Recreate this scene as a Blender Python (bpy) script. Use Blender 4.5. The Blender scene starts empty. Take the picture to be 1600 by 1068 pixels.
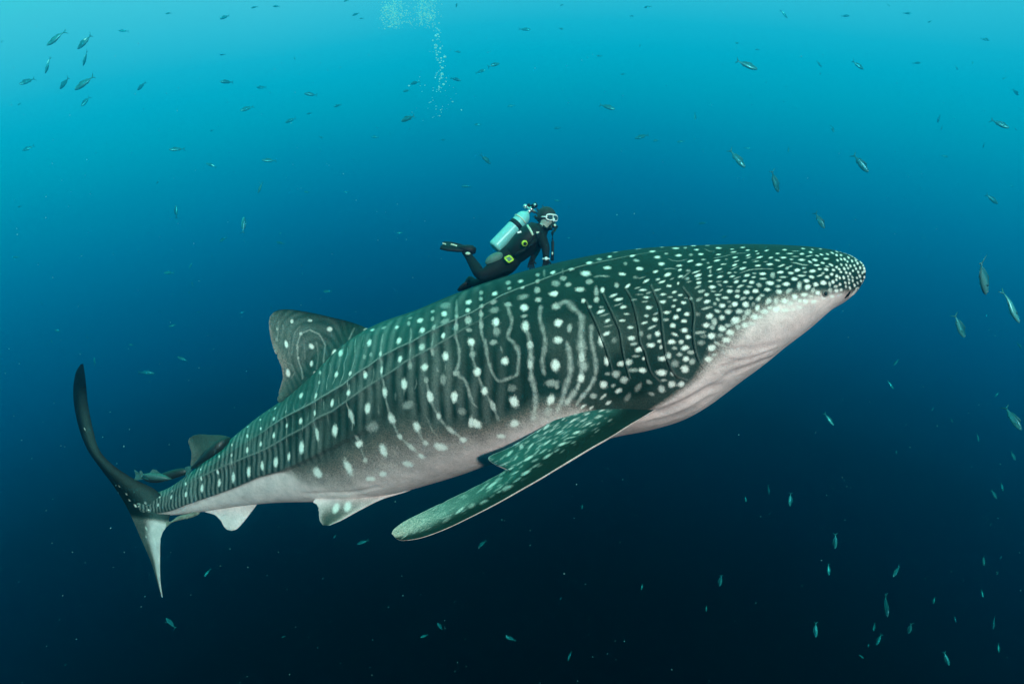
import bpy, math, random
import numpy as np

# ---------------------------------------------------------------- camera, water light, sun, exposure
scene = bpy.context.scene
col = scene.collection
R = math.radians

cam_data = bpy.data.cameras.new('camera')
cam = bpy.data.objects.new('camera', cam_data)
col.objects.link(cam)
cam.rotation_euler = (R(90), 0, 0)
cam_data.sensor_width = 36.0
cam_data.lens = 36.0 * 1043.0 / 1600.0
cam_data.clip_start = 0.05
cam_data.clip_end = 600.0
scene.camera = cam

# glow of open water by direction: (height of the direction, linear colour)
WATER_STOPS = [(-1, (0.0000, 0.0010, 0.0030)), (-0.456, (0.0000, 0.0022, 0.0045)), (-0.331, (0.0000, 0.0045, 0.0090)), (-0.247, (0.0000, 0.0082, 0.0172)),
               (-0.157, (0.0000, 0.0147, 0.0315)), (-0.082, (0.0000, 0.0240, 0.0478)), (0, (0.0000, 0.0458, 0.0936)), (0.09, (0.0000, 0.0850, 0.1767)),
               (0.1645, (0.0000, 0.1286, 0.2483)), (0.2366, (0.0000, 0.1940, 0.3438)), (0.305, (0.0000, 0.2889, 0.4393)), (0.361, (0.0000, 0.4033, 0.5443)),
               (.40, (.006, .4700, .6350)), (.43, (.050, .5200, .6900)), (.465, (.230, .5900, .7500)), (.51, (.520, .6700, .8000)), (0.62, (0.8500, 0.9800, 0.8800)), (1, (0.7000, 2.1000, 1.4500))]


def water_glow(nt, vec):
    """emission strength 1 colour of the water in direction vec (brighter towards the surface)"""
    n = nt.nodes; l = nt.links
    nrm = n.new('ShaderNodeVectorMath'); nrm.operation = 'NORMALIZE'
    l.new(vec, nrm.inputs[0])
    sep = n.new('ShaderNodeSeparateXYZ'); l.new(nrm.outputs[0], sep.inputs[0])

    def m(op, a, b):
        k = n.new('ShaderNodeMath'); k.operation = op
        for i, v in enumerate((a, b)):
            if hasattr(v, 'links'): l.new(v, k.inputs[i])
            else: k.inputs[i].default_value = v
        return k.outputs[0]
    x2 = m('MULTIPLY', sep.outputs[0], sep.outputs[0])
    q = m('ADD', sep.outputs[2], m('MULTIPLY', x2, .40))
    q = m('SUBTRACT', q, m('MULTIPLY', sep.outputs[0], .045))
    nz = n.new('ShaderNodeTexNoise'); nz.inputs['Scale'].default_value = 2.2; nz.inputs['Detail'].default_value = 2
    l.new(nrm.outputs[0], nz.inputs['Vector'])
    q = m('ADD', q, m('MULTIPLY', m('SUBTRACT', nz.outputs['Fac'], .5), .035))
    q = m('ADD', m('MULTIPLY', q, .5), .5)
    ramp = n.new('ShaderNodeValToRGB'); ramp.color_ramp.interpolation = 'LINEAR'
    el = ramp.color_ramp.elements
    while len(el) > 1: el.remove(el[-1])
    for i, (z, c) in enumerate(WATER_STOPS):
        e = el[0] if i == 0 else el.new((z + 1) / 2)
        e.position = (z + 1) / 2; e.color = (*c, 1)
    l.new(q, ramp.inputs[0])
    return ramp.outputs[0]


world = bpy.data.worlds.new('World'); scene.world = world
world.use_nodes = True
wn = world.node_tree
wn.nodes.clear()
tc = wn.nodes.new('ShaderNodeTexCoord')
bg = wn.nodes.new('ShaderNodeBackground'); bg.inputs['Strength'].default_value = .875
wo = wn.nodes.new('ShaderNodeOutputWorld')
wn.links.new(water_glow(wn, tc.outputs['Generated']), bg.inputs['Color'])
wn.links.new(bg.outputs[0], wo.inputs['Surface'])

strobe_data = bpy.data.lights.new('strobe_sun', 'SUN')  # sun lamp from behind the camera, standing in for the camera strobes
strobe_data.energy = 5.0
strobe_data.angle = R(3.0)
strobe_data.color = (1.0, .57, .53)
strobe_sun = bpy.data.objects.new('strobe_sun', strobe_data); col.objects.link(strobe_sun)
strobe_sun.rotation_euler = (R(90 - 9), 0, R(14))

scene.view_settings.view_transform = 'Standard'
scene.view_settings.look = 'None'
scene.view_settings.exposure = 0.2
scene.view_settings.gamma = 1.0
scene.view_settings.use_curve_mapping = False
scene.cycles.use_denoising = True
scene.cycles.volume_bounces = 1
scene.cycles.max_bounces = 6

# ---------------------------------------------------------------- helpers
def at(x, y, Y):
    """point at distance Y in front of the viewpoint; x, y in the photograph's pixels"""
    return np.array([(x - 800.) / 1043. * Y, Y, (534. - y) / 1043. * Y])


def tag(o, label=None, cat=None, group=None, kind=None):
    for k, v in (('label', label), ('category', cat), ('group', group), ('kind', kind)):
        if v: o[k] = v
    return o


def empty(name, loc=(0, 0, 0)):
    o = bpy.data.objects.new(name, None); o.location = loc; o.empty_display_size = .1
    col.objects.link(o); return o


def link(name, me, mat=None, parent=None):
    if mat is not None and not me.materials: me.materials.append(mat)
    o = bpy.data.objects.new(name, me); col.objects.link(o)
    if parent is not None:
        o.parent = parent
        o.matrix_parent_inverse.identity()
        if parent.parent is None: o.location = -np.array(parent.location)
    return o


def raw_mesh(name, V, Fc, smooth=True):
    me = bpy.data.meshes.new(name)
    V = np.asarray(V, dtype=np.float32); Fc = np.asarray(Fc, dtype=np.int32)
    k = Fc.shape[1]
    me.vertices.add(len(V)); me.vertices.foreach_set('co', V.ravel())
    me.loops.add(Fc.size); me.loops.foreach_set('vertex_index', Fc.ravel())
    me.polygons.add(len(Fc)); me.polygons.foreach_set('loop_start', np.arange(0, Fc.size, k, dtype=np.int32))
    me.polygons.foreach_set('loop_total', np.full(len(Fc), k, dtype=np.int32))
    if smooth: me.polygons.foreach_set('use_smooth', np.ones(len(Fc), dtype=bool))
    me.update(calc_edges=True); me.validate()
    return me


def grid_faces(nu, nv, wrap=False, flip=False):
    i = np.arange(nu - 1)[:, None]; j = np.arange(nv if wrap else nv - 1)[None]
    j2 = (j + 1) % nv
    f = np.stack(np.broadcast_arrays(i * nv + j, (i + 1) * nv + j, (i + 1) * nv + j2, i * nv + j2), -1).reshape(-1, 4)
    return f[:, ::-1] if flip else f


def paint(me, rgb):
    a = me.color_attributes.new('skin', 'FLOAT_COLOR', 'POINT')
    c = np.ones((len(rgb), 4), dtype=np.float32); c[:, :3] = rgb
    a.data.foreach_set('color', c.ravel())


def sstep(a, b, x):
    t = np.clip((x - a) / (b - a), 0, 1); return t * t * (3 - 2 * t)


class MB:
    """collects shapes, builds one mesh object"""
    def __init__(s): s.V = []; s.F = []
    def add(s, V, Fc):
        n = len(s.V); s.V += [tuple(map(float, v)) for v in V]; s.F += [tuple(i + n for i in f) for f in Fc]
    def tube(s, pts, rad, seg=10, cap=True):
        pts = [np.array(p, float) for p in pts]
        if not hasattr(rad, '__len__'): rad = [rad] * len(pts)
        rings = []; up = np.array([.13, .37, .92])
        for i, p in enumerate(pts):
            d = pts[min(i + 1, len(pts) - 1)] - pts[max(i - 1, 0)]; d /= np.linalg.norm(d) + 1e-9
            a = np.cross(d, up); a /= np.linalg.norm(a) + 1e-9; b = np.cross(d, a)
            rings.append([p + rad[i] * (a * math.cos(t) + b * math.sin(t)) for t in np.linspace(0, 2 * math.pi, seg, endpoint=False)])
        V = [v for r in rings for v in r]; Fc = []
        for i in range(len(pts) - 1):
            for j in range(seg):
                Fc.append((i * seg + j, i * seg + (j + 1) % seg, (i + 1) * seg + (j + 1) % seg, (i + 1) * seg + j))
        if cap: Fc += [tuple(range(seg))[::-1], tuple((len(pts) - 1) * seg + j for j in range(seg))]
        s.add(V, Fc); return s
    def ball(s, c, r, nu=12, nv=8, ax=None):
        c = np.array(c, float); r = np.array(r if hasattr(r, '__len__') else [r] * 3, float)
        M = np.eye(3) if ax is None else np.array(ax, float).T
        V = []; Fc = []
        for i in range(nv + 1):
            t = math.pi * i / nv
            for j in range(nu):
                p = 2 * math.pi * j / nu
                V.append(c + M @ (r * np.array([math.sin(t) * math.cos(p), math.sin(t) * math.sin(p), math.cos(t)])))
        for i in range(nv):
            for j in range(nu):
                Fc.append((i * nu + j, (i + 1) * nu + j, (i + 1) * nu + (j + 1) % nu, i * nu + (j + 1) % nu))
        s.add(V, Fc); return s
    def slab(s, loop, depth):
        """closed outline (3-D points) given thickness along a vector"""
        loop = [np.array(p, float) for p in loop]; d = np.array(depth, float); n = len(loop)
        s.add([p - d / 2 for p in loop] + [p + d / 2 for p in loop],
              [tuple(range(n))[::-1], tuple(range(n, 2 * n))] + [(i, (i + 1) % n, n + (i + 1) % n, n + i) for i in range(n)]); return s
    def build(s, name, mat, parent=None, smooth=True):
        me = bpy.data.meshes.new(name); me.from_pydata(s.V, [], s.F)
        if smooth: me.polygons.foreach_set('use_smooth', [True] * len(me.polygons))
        me.update(); return link(name, me, mat, parent)


# ---------------------------------------------------------------- materials
def mat(name, color, rough=.5, metal=0., noise=0., scale=20., spec=.5, bump=0., bscale=60.):
    m = bpy.data.materials.new(name); m.use_nodes = True
    n = m.node_tree.nodes; l = m.node_tree.links; b = n['Principled BSDF']
    b.inputs['Base Color'].default_value = (*color, 1); b.inputs['Roughness'].default_value = rough
    b.inputs['Metallic'].default_value = metal; b.inputs['Specular IOR Level'].default_value = spec
    t = n.new('ShaderNodeTexCoord')
    if noise:
        nz = n.new('ShaderNodeTexNoise'); nz.inputs['Scale'].default_value = scale; nz.inputs['Detail'].default_value = 5
        l.new(t.outputs['Object'], nz.inputs['Vector'])
        mx = n.new('ShaderNodeMix'); mx.data_type = 'RGBA'
        mx.inputs[6].default_value = (*[c * (1 - noise) for c in color], 1)
        mx.inputs[7].default_value = (*[min(1, c * (1 + noise)) for c in color], 1)
        l.new(nz.outputs['Fac'], mx.inputs[0]); l.new(mx.outputs[2], b.inputs['Base Color'])
    if bump:
        nb = n.new('ShaderNodeTexNoise'); nb.inputs['Scale'].default_value = bscale; nb.inputs['Detail'].default_value = 4
        l.new(t.outputs['Object'], nb.inputs['Vector'])
        bp = n.new('ShaderNodeBump'); bp.inputs['Strength'].default_value = bump; bp.inputs['Distance'].default_value = .01
        l.new(nb.outputs['Fac'], bp.inputs['Height']); l.new(bp.outputs[0], b.inputs['Normal'])
    return m


def skin_material(name, dark=(.0070, .0270, .0235), mid=(.185, .155, .135), belly=(.78, .62, .60), spot=(.90, .92, .86)):
    """whale shark hide: attribute skin = (pale marking, belly, tone)"""
    m = bpy.data.materials.new(name); m.use_nodes = True
    n = m.node_tree.nodes; l = m.node_tree.links; b = n['Principled BSDF']
    at_ = n.new('ShaderNodeAttribute'); at_.attribute_name = 'skin'
    sp = n.new('ShaderNodeSeparateColor'); l.new(at_.outputs['Color'], sp.inputs[0])
    t = n.new('ShaderNodeTexCoord')

    def noise(scale, detail=4, rough=.6):
        k = n.new('ShaderNodeTexNoise'); k.inputs['Scale'].default_value = scale; k.inputs['Detail'].default_value = detail
        k.inputs['Roughness'].default_value = rough
        l.new(t.outputs['Object'], k.inputs['Vector']); return k.outputs['Fac']

    def mth(op, a, c, clamp=False):
        k = n.new('ShaderNodeMath'); k.operation = op; k.use_clamp = clamp
        for i, v in enumerate((a, c)):
            if hasattr(v, 'links'): l.new(v, k.inputs[i])
            else: k.inputs[i].default_value = v
        return k.outputs[0]

    def mix(f, a, c):
        k = n.new('ShaderNodeMix'); k.data_type = 'RGBA'
        l.new(f, k.inputs[0])
        for i, v in ((6, a), (7, c)):
            if hasattr(v, 'links'): l.new(v, k.inputs[i])
            else: k.inputs[i].default_value = (*v, 1)
        return k.outputs[2]
    grain = noise(95, 3, .7); blotch = noise(7, 6, .7); fine = noise(210, 2)
    gs = n.new('ShaderNodeMapRange'); gs.inputs[1].default_value = .32; gs.inputs[2].default_value = .68; l.new(grain, gs.inputs[0]); grain = gs.outputs[0]
    # belly amount broken up by grain where it is between dark and white
    g = mth('ADD', sp.outputs[1], mth('MULTIPLY', mth('SUBTRACT', grain, .5), mth('MULTIPLY', mth('MULTIPLY', sp.outputs[1], mth('SUBTRACT', 1.0, sp.outputs[1])), 1.3)), True)
    ramp = n.new('ShaderNodeValToRGB'); e = ramp.color_ramp.elements
    e[0].position = 0; e[0].color = (*dark, 1)
    e[1].position = 1; e[1].color = (*belly, 1)
    for pos, c in ((.20, [a * 1.3 + c * .20 for a, c in zip(dark, mid)]), (.42, mid), (.70, [a * .55 + c * .45 for a, c in zip(mid, belly)])):
        k = e.new(pos); k.color = (*c, 1)
    l.new(g, ramp.inputs[0])
    base = ramp.outputs[0]
    dk = n.new('ShaderNodeMix'); dk.data_type = 'RGBA'; dk.blend_type = 'MULTIPLY'; dk.inputs[0].default_value = 1
    l.new(base, dk.inputs[6])
    tone = n.new('ShaderNodeMapRange'); tone.inputs[1].default_value = .25; tone.inputs[2].default_value = .75
    tone.inputs[3].default_value = .68; tone.inputs[4].default_value = 1.28
    l.new(blotch, tone.inputs[0])
    tone2 = mth('MULTIPLY', tone.outputs[0], mth('ADD', .66, mth('ADD', mth('MULTIPLY', fine, .46), mth('MULTIPLY', grain, .22))))
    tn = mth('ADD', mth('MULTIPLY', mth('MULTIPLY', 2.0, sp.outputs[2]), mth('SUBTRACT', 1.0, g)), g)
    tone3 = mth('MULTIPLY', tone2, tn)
    mp = n.new('ShaderNodeMapping'); mp.inputs['Rotation'].default_value = (.3, .5, .2); mp.inputs['Scale'].default_value = (1.2, 9, 34)
    l.new(t.outputs['Object'], mp.inputs['Vector'])
    sc = n.new('ShaderNodeTexNoise'); sc.inputs['Scale'].default_value = 1.6; sc.inputs['Detail'].default_value = 3; l.new(mp.outputs[0], sc.inputs['Vector'])
    scr = n.new('ShaderNodeMapRange'); scr.inputs[1].default_value = .66; scr.inputs[2].default_value = .74; scr.inputs[4].default_value = .55
    l.new(sc.outputs['Fac'], scr.inputs[0])
    tone3 = mth('MULTIPLY', tone3, mth('ADD', 1.0, mth('MULTIPLY', scr.outputs[0], mth('SUBTRACT', 1.0, g))))
    cmb = n.new('ShaderNodeCombineColor')
    for i in range(3): l.new(tone3, cmb.inputs[i])
    l.new(cmb.outputs[0], dk.inputs[7])
    f = mth('MULTIPLY', sp.outputs[0], mth('ADD', mth('ADD', .35, mth('MULTIPLY', sp.outputs[0], .40)), mth('MULTIPLY', grain, mth('SUBTRACT', 1.15, mth('MULTIPLY', sp.outputs[0], .75)))), True)
    l.new(mix(f, dk.outputs[2], spot), b.inputs['Base Color'])
    b.inputs['Roughness'].default_value = .55
    b.inputs['Specular IOR Level'].default_value = .06
    bp = n.new('ShaderNodeBump'); bp.inputs['Strength'].default_value = .55; bp.inputs['Distance'].default_value = .007
    l.new(mth('ADD', mth('MULTIPLY', grain, .6), mth('MULTIPLY', noise(28, 4), 1.8)), bp.inputs['Height']); l.new(bp.outputs[0], b.inputs['Normal'])
    return m


M_SKIN = skin_material('shark_skin')
M_SLIT = mat('gill_shadow', (.002, .003, .003), .9, spec=0.)
M_EYE = mat('shark_eye', (.008, .008, .009), .15)
M_SUIT = mat('neoprene', (.005, .007, .009), .75, spec=.2, noise=.4, scale=30, bump=.3)
M_FACE = mat('face_skin', (.30, .32, .28), .55, noise=.15)
M_HAIR = mat('hair', (.012, .010, .009), .6, noise=.5, scale=80, bump=.6)
M_TANK = mat('tank_paint', (.22, .56, .56), .35, noise=.12, scale=14)
M_STEEL = mat('steel', (.65, .67, .68), .3, metal=.9)
M_RUBBER = mat('black_rubber', (.006, .007, .008), .6, spec=.25, noise=.3)
M_WHITE = mat('white_silicone', (.80, .82, .82), .4)
M_LENS = mat('mask_glass', (.03, .06, .07), .08)
M_YELLOW = mat('yellow_plastic', (.55, .72, .05), .45)
M_STRAP = mat('pale_webbing', (.55, .62, .50), .6, noise=.2)
M_PAD = mat('grey_panel', (.08, .15, .13), .6, noise=.4, scale=25, bump=.4)
M_REMORA = mat('remora_skin', (.006, .012, .012), .5, noise=.7, scale=18)
M_REMORA_PALE = mat('mottled_remora_skin', (.17, .19, .15), .5, noise=.9, scale=26)
M_REMORA_TAIL = mat('speckled_tail_skin', (.035, .10, .095), .45, noise=.95, scale=60)

ST = [[-4.1295,7.35,-1.7688,-4.0732,7.35,-1.8745,0.012,0.0],[-3.9747,7.3,-1.6815,-3.8823,7.3,-1.8947,0.03,0.0],[-3.713,7.2,-1.577,-3.6292,7.2,-1.8606,0.075,0.0],[-3.3345,7.02,-1.3431,-3.2086,7.02,-1.7737,0.15,0.0],[-2.9436,6.85,-1.0601,-2.7299,6.85,-1.6689,0.21,0.0],[-2.5523,6.66,-0.7851,-2.3051,6.66,-1.5885,0.28,0.0],[-2.2032,6.5,-0.5632,-1.8777,6.5,-1.5338,0.36,0.05],[-1.841,6.33,-0.2924,-1.4641,6.33,-1.4753,0.45,0.05],[-1.5025,6.17,-0.0075,-1.0745,6.17,-1.3884,0.53,0.05],[-1.1709,6.02,0.1596,-0.6416,6.02,-1.2405,0.6,0.05],[-0.8439,5.88,0.2598,-0.3705,5.88,-1.1324,0.655,0.05],[-0.5495,5.75,0.3694,-0.0841,5.75,-1.0102,0.69,0.06],[-0.2147,5.62,0.4825,0.2712,5.62,-0.9158,0.7,0.08],[0.1063,5.5,0.5723,0.6044,5.5,-0.8276,0.7,0.1],[0.4145,5.4,0.6461,0.8963,5.4,-0.7331,0.69,0.12],[0.7122,5.3,0.6988,1.1366,5.3,-0.6694,0.68,0.14],[1.0017,5.22,0.7279,1.3502,5.22,-0.5864,0.67,0.16],[1.2869,5.16,0.7395,1.5813,5.16,-0.4282,0.65,0.18],[1.5667,5.1,0.7391,1.7803,5.1,-0.2534,0.64,0.2],[1.8449,5.06,0.7345,1.9824,5.06,-0.0722,0.62,0.2],[2.0717,5.03,0.7196,2.1542,5.03,0.0737,0.58,0.18],[2.2566,5.01,0.6971,2.3016,5.01,0.2119,0.52,0.14],[2.3829,5.0,0.6663,2.4069,5.0,0.278,0.44,0.1],[2.4684,4.995,0.6226,2.478,4.995,0.3496,0.35,0.05],[2.5203,4.99,0.5645,2.5251,4.99,0.4114,0.22,0.0],[2.5354,4.988,0.4926,2.5354,4.988,0.4687,0.03,0.0]]
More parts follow.
